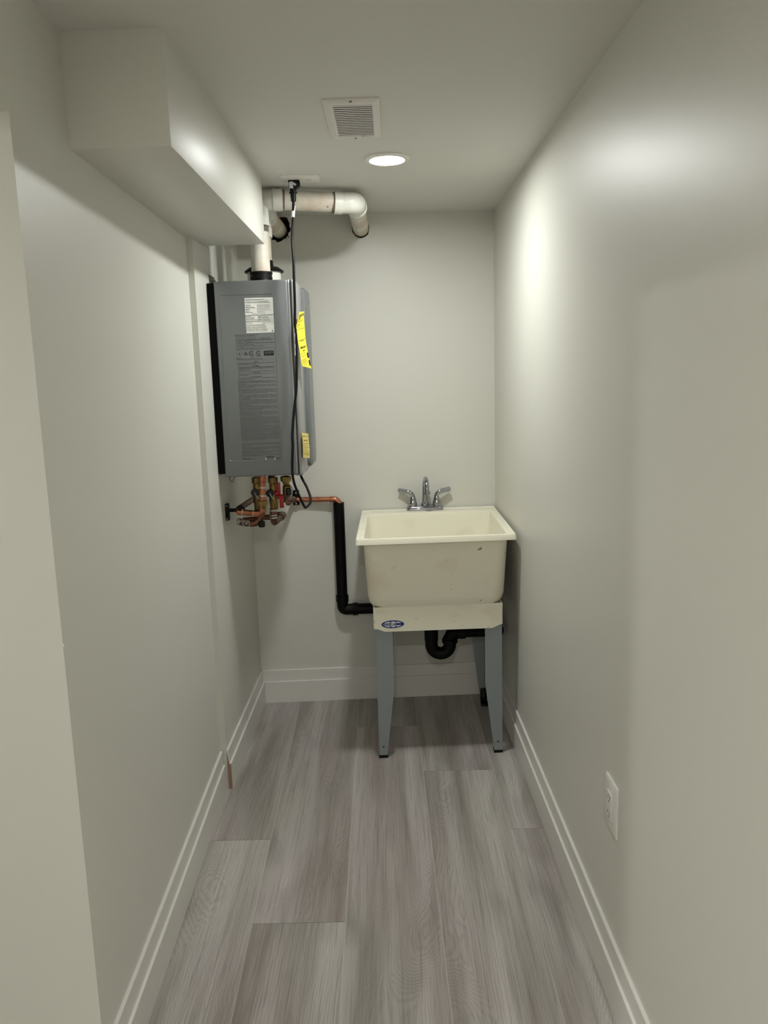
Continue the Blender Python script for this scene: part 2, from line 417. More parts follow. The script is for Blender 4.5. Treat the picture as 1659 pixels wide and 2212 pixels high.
# vent grille
V0, V1, U0, U1 = 2.0707, 2.386, -.150, -.0095
t = thing('ceiling_vent', 'white louvred vent grille set in the ceiling', 'vent', ((U0+U1)/2, (V0+V1)/2, ZC))
def vx(u, v): return u - .0*(v)
iu0, iu1, iv0, iv1 = U0+.024, U1-.018, V0+.035, V1-.022
bm = B()
o_ = rrect(U0, U1, V0, V1, .004, 3); i_ = rrect(iu0, iu1, iv0, iv1, .002, 3)
sh = lambda P, k: [(x+(k if x < (U0+U1)/2 else -k), yy+(k if yy < (V0+V1)/2 else -k)) for x, yy in P]
rings = [[(a, b_, ZC) for a, b_ in o_], [(a, b_, ZC-.003) for a, b_ in o_], [(a, b_, ZC-.0065) for a, b_ in sh(o_, .006)],
         [(a, b_, ZC-.0065) for a, b_ in i_], [(a, b_, ZC-.0005) for a, b_ in i_]]
loft(bm, rings, False, False); obj('frame', bm, M['vent'], t)
bm = B(); box(bm, iu0-.001, iu1+.001, iv0-.001, iv1+.001, ZC-.0012, ZC-.0004); obj('duct_shade', bm, M['slot'], t, label='dark plate painted as the shaded duct behind the louvres')  # flat dark plate, its colour stands in for shade inside the duct
n = 18
for k in range(n):
    c = iv0 + (iv1-iv0)*(k+.5)/n; bm = B(); hw = (iv1-iv0)/n*.46
    pq = (iv1-iv0)/n
    prism(bm, [(iu0, c-.28*pq, ZC-.0066), (iu0, c+.28*pq, ZC-.0063), (iu0, c+.28*pq, ZC-.0055), (iu0, c-.28*pq, ZC-.0058)], (iu1-iu0, 0, 0))
    obj('louvre', bm, M['vent'], t, smooth=False)
bm = B(); box(bm, -.064, -.052, iv1-.007, iv1+.001, ZC-.0105, ZC-.006); obj('damper_lever', bm, M['vent'], t, bevel=.001)
for sy in (V0+.008, V1-.006):
    bm = B(); lathe(bm, (-.0796, sy, ZC-.0055), (-.0796, sy, ZC-.02), [(0, .0042), (.0014, .004), (.0024, .0022), (.0026, .001)], 16); obj('screw', bm, M['screw'], t)

# duplex receptacle on the ceiling
P0 = (-.350, 2.790); P1 = (-.2195, 2.889)
t = thing('ceiling_outlet', 'white decorator outlet plate on the ceiling holding the black plug', 'outlet', ((P0[0]+P1[0])/2, (P0[1]+P1[1])/2, ZC))
bm = B(); oc = rrect(P0[0], P1[0], P0[1], P1[1], .004, 3)
def inset(P, k, cx, cy, hx, hy): return [(cx+(x-cx)*(1-k/hx), cy+(yy-cy)*(1-k/hy)) for x, yy in P]
cx, cy = (P0[0]+P1[0])/2, (P0[1]+P1[1])/2; hx, hy = (P1[0]-P0[0])/2, (P1[1]-P0[1])/2
loft(bm, [[(a, b_, ZC) for a, b_ in oc], [(a, b_, ZC-.003) for a, b_ in oc], [(a, b_, ZC-.006) for a, b_ in inset(oc, .005, cx, cy, hx, hy)]])
obj('cover_plate', bm, M['plastic'], t)
bm = B(); rc = rrect(cx-.038, cx+.038, cy-.019, cy+.019, .003, 2)
loft(bm, [[(a, b_, ZC-.005) for a, b_ in rc], [(a, b_, ZC-.0075) for a, b_ in rc]]); rec = obj('receptacle', bm, M['plastic'], t)
bm = B(); xx = cx+.021
box(bm, xx-.004, xx+.004, cy-.0075, cy-.0055, ZC-.0078, ZC-.0072); box(bm, xx-.003, xx+.003, cy+.0055, cy+.0075, ZC-.0078, ZC-.0072)
lathe(bm, (xx+.010, cy, ZC-.0072), (xx+.010, cy, ZC-.0078), [(0, .0028), (.0006, .0028)], 12)
obj('slot', bm, M['slot'], rec, smooth=False)
for sx in (P0[0]+.014, P1[0]-.014):
    bm = B(); lathe(bm, (sx, cy, ZC-.0055), (sx, cy, ZC-.01), [(0, .003), (.0008, .0028)], 12); obj('screw', bm, M['plastic'], t)

# outlet on the right wall
yo, zo = 1.694, .468
t = thing('wall_outlet', 'white decorator wall outlet low on the right wall', 'outlet', (XR(yo), yo, zo))
def RW(a, z, d): return (XR(yo+a)-d, yo+a, zo+z)     # a along +Y, d out of the wall
oc = rrect(-.043, .043, -.062, .062, .003, 3)
bm = B(); loft(bm, [[RW(a, b_, 0) for a, b_ in oc], [RW(a, b_, .0035) for a, b_ in oc], [RW(a, b_, .0065) for a, b_ in inset(oc, .005, 0, 0, .043, .062)]]); obj('cover_plate', bm, M['plastic'], t)
rc = rrect(-.0165, .0165, -.033, .033, .002, 2)
bm = B(); loft(bm, [[RW(a, b_, .006) for a, b_ in rc], [RW(a, b_, .0088) for a, b_ in rc]]); rec = obj('receptacle', bm, M['plastic'], t)
for dz in (-.019, .019):
    bm = B()
    for s in (-.0065, .0065):
        pp = [(s-.001, dz-.001), (s+.001, dz-.001), (s+.001, dz+.006), (s-.001, dz+.006)]; prism(bm, [RW(a, b_, .0086) for a, b_ in pp], (-.0006, 0, 0))
    lathe(bm, RW(0, dz-.008, .0086), RW(0, dz-.008, .02), [(0, .0023), (.0006, .0023)], 12)
    obj('slot', bm, M['slot'], rec, smooth=False)
for dz in (-.050, .050):
    bm = B(); lathe(bm, RW(0, dz, .006), RW(0, dz, .02), [(0, .003), (.0008, .0028)], 12); obj('screw', bm, M['plastic'], t)

# ================================================================== WATER HEATER
HX0, HX1, HY0, HY1, HZ0, HZ1 = -.598, -.345, 2.81, 3.17, 1.117, 1.791
t = thing('water_heater', 'grey tankless water heater hung on the left wall under the bulkhead', 'water heater', ((HX0+HX1)/2, (HY0+HY1)/2, HZ0))
bm = B(); box(bm, HX0, HX1, HY0, HY1, HZ0, HZ1); obj('casing', bm, M['grey'], t, bevel=.006, seg=3)
bm = B(); box(bm, XL+.001, HX0+.006, HY0+.012, HY1-.01, HZ0+.01, HZ1-.004); obj('back_panel', bm, M['back'], t, bevel=.002)
bm = B(); box(bm, XL+.0005, XL+.003, HY0+.06, HY0+.14, HZ1-.01, HZ1+.030); box(bm, XL+.0005, XL+.018, HY0+.08, HY0+.084, HZ1-.01, HZ1+.014); obj('hanging_bracket', bm, M['screw'], t, bevel=.0008)
# front cover (faces the room): rounded flange, dark gasket, light shell, bowed middle panel
def yzring(x, k, yo0=0, yo1=0, cut=0.): # rounded outline in the Y-Z plane at depth x
    P = rrect(HY0+k+yo0, HY1-k-yo1, HZ0+k-.004, HZ1-k+.002, .012, 4); return [(x, a, b_) for a, b_ in P]
bm = B(); loft(bm, [yzring(HX1-.004, .0035), yzring(HX1+.003, .0005), yzring(HX1+.006, .0015)]); obj('door_flange', bm, M['greyl'], t)
bm = B(); loft(bm, [yzring(HX1+.005, .004), yzring(HX1+.0135, .004)]); obj('door_gasket', bm, M['greyd'], t)
bm = B(); loft(bm, [yzring(HX1+.0125, .0015), yzring(HX1+.016, .0002), yzring(HX1+.021, .0015), yzring(HX1+.025, .010)]); cov = obj('front_cover', bm, M['greyl'], t)
bm = B(); rg = []
ya, yb_ = HY0+.17, HY1-.035
for s, x in ((0, HX1+.022), (.0, HX1+.036), (.006, HX1+.042), (.02, HX1+.0445)):
    rg.append([(x, a, b_) for a, b_ in rrect(ya+s, yb_-s, HZ0+.012+s, HZ1-.01-s, .018, 5)])
loft(bm, rg); obj('centre_panel', bm, M['grey'], cov)
# embossed frame line on the side panel
def HS(px, py, d=0.):            # point on the side panel (faces the camera) from photo position
    q = at(px, py, HY0); return Vector((q.x, HY0-d, q.z))
def CR(cx, cy): return HS(440+cx/5.027, 600+cy/5.027)
def panel_uv(cx, cy): q = CR(cx, cy); return (q.x, q.z)
fx0, fz1 = panel_uv(165, 187); fx1, _ = panel_uv(757, 183); _, fz0 = panel_uv(560, 1990)
outer = rrect(fx0, fx1, fz0, fz1, .008, 5)
bm = B()
inn = inset(outer, .0022, (fx0+fx1)/2, (fz0+fz1)/2, (fx1-fx0)/2, (fz1-fz0)/2)
mid = inset(outer, .0011, (fx0+fx1)/2, (fz0+fz1)/2, (fx1-fx0)/2, (fz1-fz0)/2)
loft(bm, [[(a, HY0+.0003, b_) for a, b_ in outer], [(a, HY0-.0011, b_) for a, b_ in mid], [(a, HY0+.0003, b_) for a, b_ in inn]], False, False)
obj('embossed_border', bm, M['grey'], t)

def pm(d): return lambda x, z: (x, HY0-d, z)
def strip(bm, x0, x1, z0, z1, d, th=.00025): box(bm, x0, x1, HY0-d-th, HY0-d, z0, z1)
PC = 1/5.027*2.86/F        # metres per crop pixel on the panel (approx.)
def T(s, cx0, cy, cx1=None, h=8.5, al='L'):
    x, z = panel_uv(cx0, cy+h/2); wd = (panel_uv(cx1, cy)[0]-x) if cx1 else None
    return (s, x, z, h*.72*PC*1.0, wd, al)
# two white rating stickers
for (c0, c1, c2, c3) in (((441, 220), (750, 214), (759, 400), (452, 405)), ((452, 412), (760, 408), (768, 594), (464, 600))):
    a = CR(*c0); b_ = CR(*c1); c = CR(*c2); d = CR(*c3)
    x0, x1 = (a.x+d.x)/2, (b_.x+c.x)/2; z1, z0 = (a.z+b_.z)/2, (c.z+d.z)/2
    bm = B(); strip(bm, x0, x1, z0, z1, .0001, .0004); st = obj('rating_label', bm, M['label'], t, label='white rating sticker with small black print', smooth=False)
    L_ = []; bx = B()
    def fr(cx0, cy0, cx1, cy1, wd=.00035):
        xa, za = panel_uv(cx0, cy0); xb, zb = panel_uv(cx1, cy1)
        for q in ((xa, xb, za-wd, za), (xa, xb, zb, zb+wd), (xa, xa+wd, zb, za), (xb-wd, xb, zb, za)): strip(bx, *q, .0005, .0002)
    if c0[1] == 220:
        L_ = [T('DIRECT VENT AUTOMATIC INSTANTANEOUS  Water Heater', 447, 237, 655), T('CHAUFFE-EAU INSTANTANE AUTOMATIQUE - Ventouse directe', 450, 246, 703),
              T('FOR INSTALLATION IN A MANUFACTURED HOME (MOBILE) HOME', 448, 263, 700, 9.5), T('POUR INSTALLATION DANS UNE MAISON PREFABRIQUEE', 450, 273, 718, 9.5),
              T('TYPE OF GAS', 452, 297, 508), T('TYPE DE GAZ', 452, 306, 508), T('NATURAL GAS GAZ NATUREL', 584, 298, 708, 8),
              T('APPLIANCE CATEGORY', 453, 320, 545), T('CATEGORIE DE L\'APPAREIL', 454, 329, 562), T('CATEGORY I  CATEGORIE I', 584, 321, 712, 8),
              T('MODEL NO.', 455, 343, 505), T('MODELE NO.', 455, 352, 500), T('RUR98iN  REU-NP3237FF-US', 586, 344, 706, 8),
              T('SERIAL NO.', 457, 368, 500), T('NUMERO DE SERIE', 458, 378, 533), T('MC.SB-088001', 586, 370, 650, 8), T('ANS Z21.10.3  CSA 4.3-2019', 530, 392, 675, 8)]
        for q in ((580, 288, 724, 308), (581, 310, 725, 331), (582, 334, 726, 354), (583, 359, 662, 379)): fr(*q)
    else:
        L_ = [T('INPUT RATING', 458, 421, 510), T('PUISSANCE D\'ENTREE', 458, 432, 552), T('MAXIMUM', 588, 421, 626), T('MINIMUM', 588, 430, 626), T('199,000 BTU/h', 636, 421, 700), T('15,200 BTU/h', 640, 431, 700),
              T('OUTLET GAS PRESSURE', 458, 445, 548), T('PRESSION DE GAZ SORTIE', 459, 455, 580), T('MAXIMUM', 589, 445, 628), T('MINIMUM', 589, 455, 628), T('3.52 in. W.C.', 636, 445, 718), T('0.35 in. W.C.', 640, 456, 720),
              T('MANIFOLD PRESSURE NATURAL GAS', 460, 470, 628), T('PRESSION DE LA TUYAUTERIE', 460, 480, 630), T('0.87 kPa (3.5 in.W.C.)', 642, 470, 733, 8), T('Vol. 120V/60Hz', 460, 494, 524), T('7.0 A', 642, 493, 668, 8)]
        yy = 511
        for s in ('Reference to natural gas at normal atmospheric pressure,', 'For other information on gas see the manual of', 'the unit or to your local gas supplier',
                  'Install in accordance with local codes and', 'the manual of the appliance only. Suitable', 'for heating potable water. Use only the vent', 'materials specified. Ventilation directe suitable', 'for combustion air from outdoors.'):
            L_.append(T(s, 462, yy, 660+(len(s) % 5)*9, 8)); yy += 10.3
        for q in ((632, 414, 746, 434), (633, 437, 746, 457), (634, 461, 747, 478), (635, 484, 748, 500)): fr(*q)
        xa, za = panel_uv(747, 577); lathe(bx, (xa, HY0-.0004, za), (xa, HY0-.1, za), [(0, .0021), (.0004, .0021)], 16)
    tb = text_mesh(L_, pm(.0008))
    me_ = bpy.data.meshes.new('x'); bx.to_mesh(me_); tb.from_mesh(me_); bx.free(); bpy.data.meshes.remove(me_)
    obj('printed_text', tb, M['ink'], st, smooth=False)

L_ = []; bx = B()
def rule(cx0, cx1, cy, wd=.0003):
    xa, za = panel_uv(cx0, cy); xb, _ = panel_uv(cx1, cy); strip(bx, xa, xb, za-wd, za, 0, .0002)
L_ += [T('Maximum Water Pressure / Pression maximale d\'eau  150 psi', 342, 622, 590, 9), T('Intended Installation / Emplacement d\'installation', 343, 635, 556, 9),
       T('Top Clearance 6" 152 mm', 346, 650, 448, 8), T('Sides Clearance 2" 51 mm', 468, 650, 565, 8), T('Top Clearance 24" 610 mm', 613, 648, 712, 8),
       T('Floor Clearance 12" 305 mm', 348, 664, 450, 8), T('Ground Clearance 12" 305 mm', 470, 664, 576, 8), T('Front Clearance 24" 610 mm', 614, 661, 728, 8),
       T('FOR EITHER DIRECT VENT INSTALLATION OR FOR INSTALLATION USING INDOOR COMBUSTION AIR', 350, 680, 745, 12),
       T('(See installation and operation instructions)', 352, 696, 532, 9),
       T('POUR UNE INSTALLATION A EVENT DIRECT OU POUR INSTALLATION A L\'AIR DE COMBUSTION INTERIEUR', 352, 711, 762, 12), T('(Voir les instructions d\'installation et d\'operation)', 353, 728, 543, 9),
       T('Set not to heat more than 71 C (160 F). Use of TP1 48 fuse, certified AL 125 F', 350, 746, 650, 8), T('For hydronic applications set to max 82 C (180 F), do not use water hotter than 82 C (180 F). May be connected', 352, 763, 762, 8),
       T('on site for outdoor or above operating system 82 C 180 F', 354, 776, 634, 8), T('Made in Japan', 358, 874, 420, 10), T('This appliance complies with the requirements of the National Electrical Code', 360, 886, 645, 9)]
for a in ((344, 770, 737), (344, 772, 783), (352, 782, 890)): rule(*a)
L_ += [T('WARNING', 566, 911, 590, 11)] and [T('WARNING', 543, 911, 590, 11), T('DO NOT USE THIS APPLIANCE IF ANY PART HAS BEEN UNDER WATER. DO NOT STORE OR USE GASOLINE', 376, 929, 760, 10), T('AND OTHER FLAMMABLE VAPORS AND LIQUIDS IN THE VICINITY', 378, 942, 574, 10),
       T('AVERTISSEMENT', 532, 957, 606, 11), T('N\'UTILISEZ PAS CET APPAREIL SI UNE PARTIE A ETE PLONGEE DANS L\'EAU. NE PAS ENTREPOSER NI', 380, 971, 764, 10), T('UTILISER D\'ESSENCE NI D\'AUTRES VAPEURS OU LIQUIDES INFLAMMABLES DANS LE VOISINAGE DE CET', 380, 985, 764, 10), T('APPAREIL OU DE TOUT AUTRE APPAREIL', 384, 1000, 506, 9),
       T('FOR YOUR SAFETY', 532, 1029, 618, 11), T('NOTE: Store or use gasoline or other flammable vapors and liquids in the vicinity of this', 386, 1045, 752, 9), T('or any other appliance.', 388, 1058, 478, 9),
       T('POUR VOTRE SECURITE', 524, 1074, 630, 11), T('Ne pas entreposer ni utiliser d\'essence ni d\'autres vapeurs ou liquides inflammables a proximite', 388, 1089, 770, 9), T('de cet appareil ou de tout autre appareil', 390, 1104, 548, 9)]
def frame2(cx0, cy0, cx1, cy1, wd=.0004):
    xa, za = panel_uv(cx0, cy0); xb, zb = panel_uv(cx1, cy1)
    for q in ((xa, xb, za-wd, za), (xa, xb, zb, zb+wd), (xa, xa+wd, zb, za), (xb-wd, xb, zb, za)): strip(bx, *q, 0, .0002)
frame2(371, 902, 768, 1006); frame2(380, 1020, 775, 1114)
SRC = ('This appliance must be installed in accordance with local codes, or in the absence of local codes, the National Fuel Gas Code, ANSI Z223.1/NFPA 54, or the Natural Gas and Propane Installation Code. '
       'Cet appareil doit etre installe conformement aux codes locaux ou, en l\'absence de codes locaux, au Code d\'installation du gaz naturel et du propane. '
       'The appliance must be disconnected from the gas supply piping system during any pressure testing of that system. The appliance must be isolated by closing its individual manual shutoff valve. '
       'Should overheating occur or the gas supply fail to shut off, turn off the manual gas control valve to the appliance. Keep appliance area clear and free from combustible materials, gasoline and other flammable liquids. '
       'Do not obstruct the flow of combustion and ventilation air. If the information in these instructions is not followed exactly, a fire or explosion may result causing property damage or personal injury. '
       'What to do if you smell gas: do not try to light any appliance. Do not touch any electrical switch; do not use any phone in your building. Installation and service must be performed by a qualified installer or the gas supplier. '
       'Que faire si vous sentez une odeur de gaz: ne pas tenter d\'allumer d\'appareils. Ne touchez a aucun interrupteur. Appelez immediatement votre fournisseur de gaz depuis un voisin. ').split()
wi = 0
for y0, nl, wl in ((1128, 3, .2), (1166, 3, .4), (1212, 4, .75), (1274, 4, .3), (1327, 5, .3), (1395, 4, .6), (1455, 4, .55), (1514, 7, .65), (1610, 6, 1), (1694, 6, .65), (1798, 3, .2), (1842, 3, .6), (1886, 2, .75), (1921, 2, .55)):
    for k in range(nl):
        s = ''
        frac = wl if k == nl-1 else 1
        while len(s) < 92*frac: s += SRC[wi % len(SRC)]+' '; wi += 1
        cy = y0+k*13.6; xl = 372+(cy-1125)*.062; xr_ = 786+(cy-1125)*.054
        L_.append(T(s.strip(), xl, cy, xl+(xr_-xl)*frac, 9.2))
L_ += [T('Rinnai', 428, 1962, 500, 24), T('Nagoya, Japan', 508, 1968, 572, 9), T('RINNAI', 792, 1955, 822, 8), T('MC.SB-0880', 780, 1966, 828, 8)]
xa, za = panel_uv(672, 1952)
rule(662, 838, 1950)
for k in range(26):
    if k % 5 == 3: continue
    x = panel_uv(686+k*3, 1965)[0]; strip(bx, x, x+(.0004 if k % 3 else .0008), panel_uv(0, 1978)[1], panel_uv(0, 1955)[1], 0, .0002)
# certification marks
def ringmark(cx, cy, rad, th, a0=0, a1=360):
    n = 28; x, z = panel_uv(cx, cy); R1 = rad*PC; R0 = (rad-th)*PC; vs = []
    for k in range(n+1):
        a = math.radians(a0+(a1-a0)*k/n); vs.append((bx.verts.new((x+R0*math.cos(a), HY0-.0003, z+R0*math.sin(a))), bx.verts.new((x+R1*math.cos(a), HY0-.0003, z+R1*math.sin(a)))))
    for a, b_ in zip(vs, vs[1:]): bx.faces.new([a[0], a[1], b_[1], b_[0]])
ringmark(389, 822, 29, 2); ringmark(457, 822, 26, 1); ringmark(521, 821, 27, 6, 40, 320); ringmark(598, 820, 27, 6, 40, 320)
for cx, cy, sz in ((457, 822, 17),):
    x, z = panel_uv(cx, cy); q = sz*PC
    for dx, dz in ((0, .5), (-.55, -.4), (.55, -.4)):
        v = [bx.verts.new((x+dx*q+a*q*.55, HY0-.0003, z+dz*q+b_*q*.6)) for a, b_ in ((-1, -.8), (1, -.8), (0, 1))]; bx.faces.new(v)
x, z = panel_uv(389, 824); v = [bx.verts.new((x+a*9*PC, HY0-.0003, z+b_*11*PC)) for a, b_ in ((-.9, -.2), (.7, -1), (.9, .9), (-.1, .5))]; bx.faces.new(v)
L_ += [('SA', panel_uv(509, 829)[0], panel_uv(509, 834)[1], 22*PC, 28*PC), ('SA', panel_uv(586, 829)[0], panel_uv(586, 833)[1], 22*PC, 28*PC), T('C', 494, 848, 499, 9), T('US', 552, 846, 566, 9), T('CERTIFIED', 510, 866, 548, 9), T('CERTIFIED LOW NOx', 570, 854, 638, 8)]
xa, za = panel_uv(651, 794); xb, zb = panel_uv(763, 843); strip(bx, xa, xb, zb, za, 0, .0003)
bw = text_mesh([('AHRI CERTIFIED', xa+.003, za-.0075, .0042, (xb-xa)*.86), ('www.ahridirectory.org', xa+.003, zb+.005, .0022, (xb-xa)*.6)], pm(.0006))
obj('certification_print', bw, M['grey'], t, smooth=False)
tb = text_mesh(L_, pm(.0004)); me_ = bpy.data.meshes.new('x'); bx.to_mesh(me_); tb.from_mesh(me_); bx.free(); bpy.data.meshes.remove(me_)
obj('printed_text', tb, M['ink'], t, label='dense black printed warnings on the side panel', smooth=False)
for cx in (672, 770):
    bm = B(); x, z = panel_uv(cx, 1966); strip(bm, x, x+.0024, z-.0032, z+.0036, 0, .0003)
    obj('barcode_margin', bm, M['label'], t, smooth=False)
# connection stubs under the heater
for (px, Y, rr) in ((553, 2.98, .012), (587, 3.0, .011), (617, 2.98, .012)):
    q = at(px, 1029, Y); bm = B(); lathe(bm, (q.x, Y, HZ0+.002), (q.x, Y, HZ0-.1), [(0, rr+.004), (.006, rr+.004), (.006, rr), (.018, rr)], 20); obj('inlet_stub', bm, M['rubber'], t)
bm = B()
q = Vector((-.585, 2.84, HZ0)); tube(bm, catmull([q+Vector((0, 0, .004)), q+Vector((-.004, 0, -.012)), q+Vector((.006, 0, -.022)), q+Vector((.012, 0, -.006)), q+Vector((.024, 0, .003))], 5), .0011, 6)
obj('loose_wire', bm, M['rubber'], t)

# yellow tags on the front cover
def sheet_thing(name, label, Lp, Rp, YL, YR, m, items, ncol=4, th=.0006, blocks=(), bmat=None):
    Lc = catmull([at(a, b_, YL) for a, b_ in Lp], 5); Rc = catmull([at(a, b_, YR) for a, b_ in Rp], 5)
    n = len(Lc)
    def S(u, v):          # u 0..1 across, v 0..1 down
        f = min(max(v, 0), 1)*(n-1); i = min(int(f), n-2); a = Lc[i].lerp(Lc[i+1], f-i); b2 = Rc[i].lerp(Rc[i+1], f-i)
        return a.lerp(b2, u)
    def nrm(u, v):
        e = .01; d = (S(u+e, v)-S(u-e, v)).cross(S(u, min(v+e, 1))-S(u, max(v-e, 0))); d.normalize()
        return d if d.y < 0 else -d
    bm = B(); G = [[(bm.verts.new(S(c/ncol, i/(n-1))), bm.verts.new(S(c/ncol, i/(n-1))-nrm(c/ncol, i/(n-1))*th)) for c in range(ncol+1)] for i in range(n)]
    for i in range(n-1):
        for c in range(ncol):
            bm.faces.new([G[i][c][0], G[i][c+1][0], G[i+1][c+1][0], G[i+1][c][0]]); bm.faces.new([G[i][c][1], G[i+1][c][1], G[i+1][c+1][1], G[i][c+1][1]])
        bm.faces.new([G[i][0][0], G[i+1][0][0], G[i+1][0][1], G[i][0][1]]); bm.faces.new([G[i][ncol][0], G[i][ncol][1], G[i+1][ncol][1], G[i+1][ncol][0]])
    for c in range(ncol):
        bm.faces.new([G[0][c][0], G[0][c][1], G[0][c+1][1], G[0][c+1][0]]); bm.faces.new([G[-1][c][0], G[-1][c+1][0], G[-1][c+1][1], G[-1][c][1]])
    t = obj(name, bm, m, None, label, 'tag')
    mp = lambda u, v: S(u, 1-v)+nrm(u, 1-v)*.0004      # text y up
    tb = text_mesh(items, mp)
    for u0, u1, v0, v1 in blocks:
        k = 6
        for i in range(k):
            a, b2 = v0+(v1-v0)*i/k, v0+(v1-v0)*(i+1)/k
            tb.faces.new([tb.verts.new(S(u, v)+nrm(u, v)*.0004) for u, v in ((u0, a), (u1, a), (u1, b2), (u0, b2))])
    obj('printed_text', tb, M['ink'], t, smooth=False)
    return t
Lp = [(646.4, 674), (643.5, 692), (639.9, 709.4), (645, 744), (651.8, 785), (654, 791)]
Rp = [(657.5, 672.5), (656.5, 684), (658, 704), (661, 738), (668.5, 776), (672.8, 796)]
sheet_thing('energy_tag', 'long bright yellow curled card tag hanging on the heater front, upper tag', Lp, Rp, 2.796, 2.862, M['yellow'],
            [('ENERGUIDE', .14, .85, .085, .80), ('Energy consumption', .16, .735, .02, .66), ('271', .12, .63, .034, .30), ('kWh', .20, .595, .014, .16), ('This model', .3, .42, .018, .40),
             ('Water heater', .18, .345, .03, .62), ('Chauffe-eau', .38, .315, .02, .30), ('m  3  W', .16, .268, .012, .44)] +
            [(s, .1, .225-.026*k, .014, wd) for k, (s, wd) in enumerate((('Removal of this label before', .5), ('first retail purchase is an', .58), ('offence S.C. 1992, c. 36', .5), ('Enlever cette etiquette avant', .6), ('le premier achat', .4), ('au detail constitue', .46)))] +
            [('Uniform energy', .1, .028, .016, .6)],
            blocks=((.02, .98, .262*.8, .265*.8), (.05, .95, .425, .429), (.0, .98, .56, .563), (.02, .98, .645, .648), (.05, .72, .70, .702), (.80, 1.0, .715, .775), (.84, .99, .81, .93), (.62, .94, .082, .10), (.16, .30, .15, .20)))
sheet_thing('instruction_tag', 'small pale yellow card tag on the lower heater front', [(652, 935), (654, 950), (655, 972), (655, 988)], [(666, 936.5), (667, 950), (669, 972), (669.4, 990)], 2.80, 2.872, M['yellow2'],
            [('WARNING', .08, .80, .07, .35), ('AVIS', .62, .81, .06, .26), ('IMPORTANT', .15, .62, .045, .62)] + [(s, .1, .53-.065*k, .026, .74-.2*(k % 2)) for k, s in enumerate(('Read the manual', 'before use', 'Lire le manuel', 'avant usage', 'keep this tag'))] + [('CONSULT INSTALLER', .1, .185, .03, .8), ('CONSULTER NOTICE', .1, .12, .03, .8)], ncol=3)

# ================================================================== VENT PIPES
PR = .0335
vx_, vy_, hz_ = -.4545, 2.955, 2.0815
t = thing('vent_pipe', 'white plastic vent pipe rising from the heater and crossing the ceiling to the back wall', 'pipe', (vx_, vy_, HZ1))
A = [(vx_, vy_, HZ1+.03), (vx_, vy_, 1.99)]
bm = B(); tube(bm, A, PR, 32); obj('riser', bm, M['pvc'], t)
bm = B(); lathe(bm, (vx_, vy_, 1.99), (vx_, vy_, 2.1), [(-.018, PR+.0012), (.0, PR+.0012), (.0005, PR-.004), (.01, PR-.004)], 32); obj('adhesive_ring', bm, M['smear'], t)
ex = vx_+.052
bm = B(); pts = [(vx_, vy_, 1.993), (vx_, vy_, 2.027)]+fillet([(vx_, vy_, 2.028), (vx_, vy_+.004, hz_), (-.395, vy_+.008, hz_)], .05, 12)[1:-1]+[(-.400, vy_+.006, hz_), (-.3995, vy_+.006, hz_), (-.366, vy_+.01, hz_)]
rad = [PR+.005, PR+.005]+[PR+.0015]*(len(pts)-5)+[PR+.0015, PR+.005, PR+.005]
tube(bm, pts, rad, 32); obj('elbow', bm, M['pvcf'], t)
H0, H1 = Vector((-.366, vy_+.01, hz_)), Vector((-.186, 3.0, hz_-.008))
bm = B(); tube(bm, [H0-Vector((.01, 0, 0)), H1+Vector((.01, 0, 0))], PR, 32); obj('cross_run', bm, M['pvc'], t, label='scuffed cream stretch of pipe')
dH = (H1-H0).normalized()
bm = B(); lathe(bm, H0, H1, [(0, PR+.004), (.0035, PR+.001), (.006, PR+.0006)], 32); obj('adhesive_ring', bm, M['smear'], t)
bm = B(); lathe(bm, H1-dH*.010, H1, [(0, PR+.0008), (.0085, PR+.0025), (.010, PR+.003)], 32); obj('adhesive_ring', bm, M['smear'], t)
WE = Vector((-.1085, YB(-.1085)+.06, 2.066)); cz = H1.z-.001
cn = Vector((-.1085, 3.008, cz))
bm = B(); pts = [H1, H1+dH*.028, H1+dH*.0285] + fillet([H1+dH*.03, cn, Vector((-.1085, 3.10, cz-.001))], .042, 14)[1:-1] + [Vector((-.1085, 3.074, cz)), Vector((-.1085, 3.0745, cz)), Vector((-.1085, 3.106, cz))]
rad = [PR+.0055, PR+.0055, PR+.0025]+[PR+.0025]*(len(pts)-6)+[PR+.0025, PR+.005, PR+.005]
tube(bm, pts, rad, 36); obj('elbow', bm, M['pvcf'], t)
for s in (-1, 1):
    bm = B(); a = cn+Vector((-.03, -.02, s*.024)); tube(bm, [a+Vector((-.018, 0, 0)), a+Vector((.022, 0.004, 0))], .0035, 8)
    obj('mould_rib', bm, M['pvcf'], t)
bm = B(); tube(bm, [(-.1085, 3.10, cz), WE], PR, 32); obj('wall_run', bm, M['pvc'], t)
bm = B()
rr_ = random.Random(5)
for k in range(9):      # primer drips and scuffs on the run
    s = rr_.uniform(.05, .95); a = math.radians(rr_.uniform(190, 300)); c = H0.lerp(H1, s)+Vector((0, math.cos(a)*(PR+.0003), math.sin(a)*(PR+.0003)))
    bmesh.ops.create_icosphere(bm, subdivisions=1, radius=rr_.choice((.0012, .0016, .002)), matrix=Matrix.Translation(c))
    obj('glue_spot', bm, M['smear'], t); bm = B()
c = H0.lerp(H1, .88)+Vector((0, math.cos(math.radians(215))*PR, math.sin(math.radians(215))*PR)); bmesh.ops.create_icosphere(bm, subdivisions=2, radius=1, matrix=Matrix.Translation(c) @ Matrix.Diagonal((.0042, .0015, .0042, 1)))
obj('glue_spot', bm, M['smear'], t)
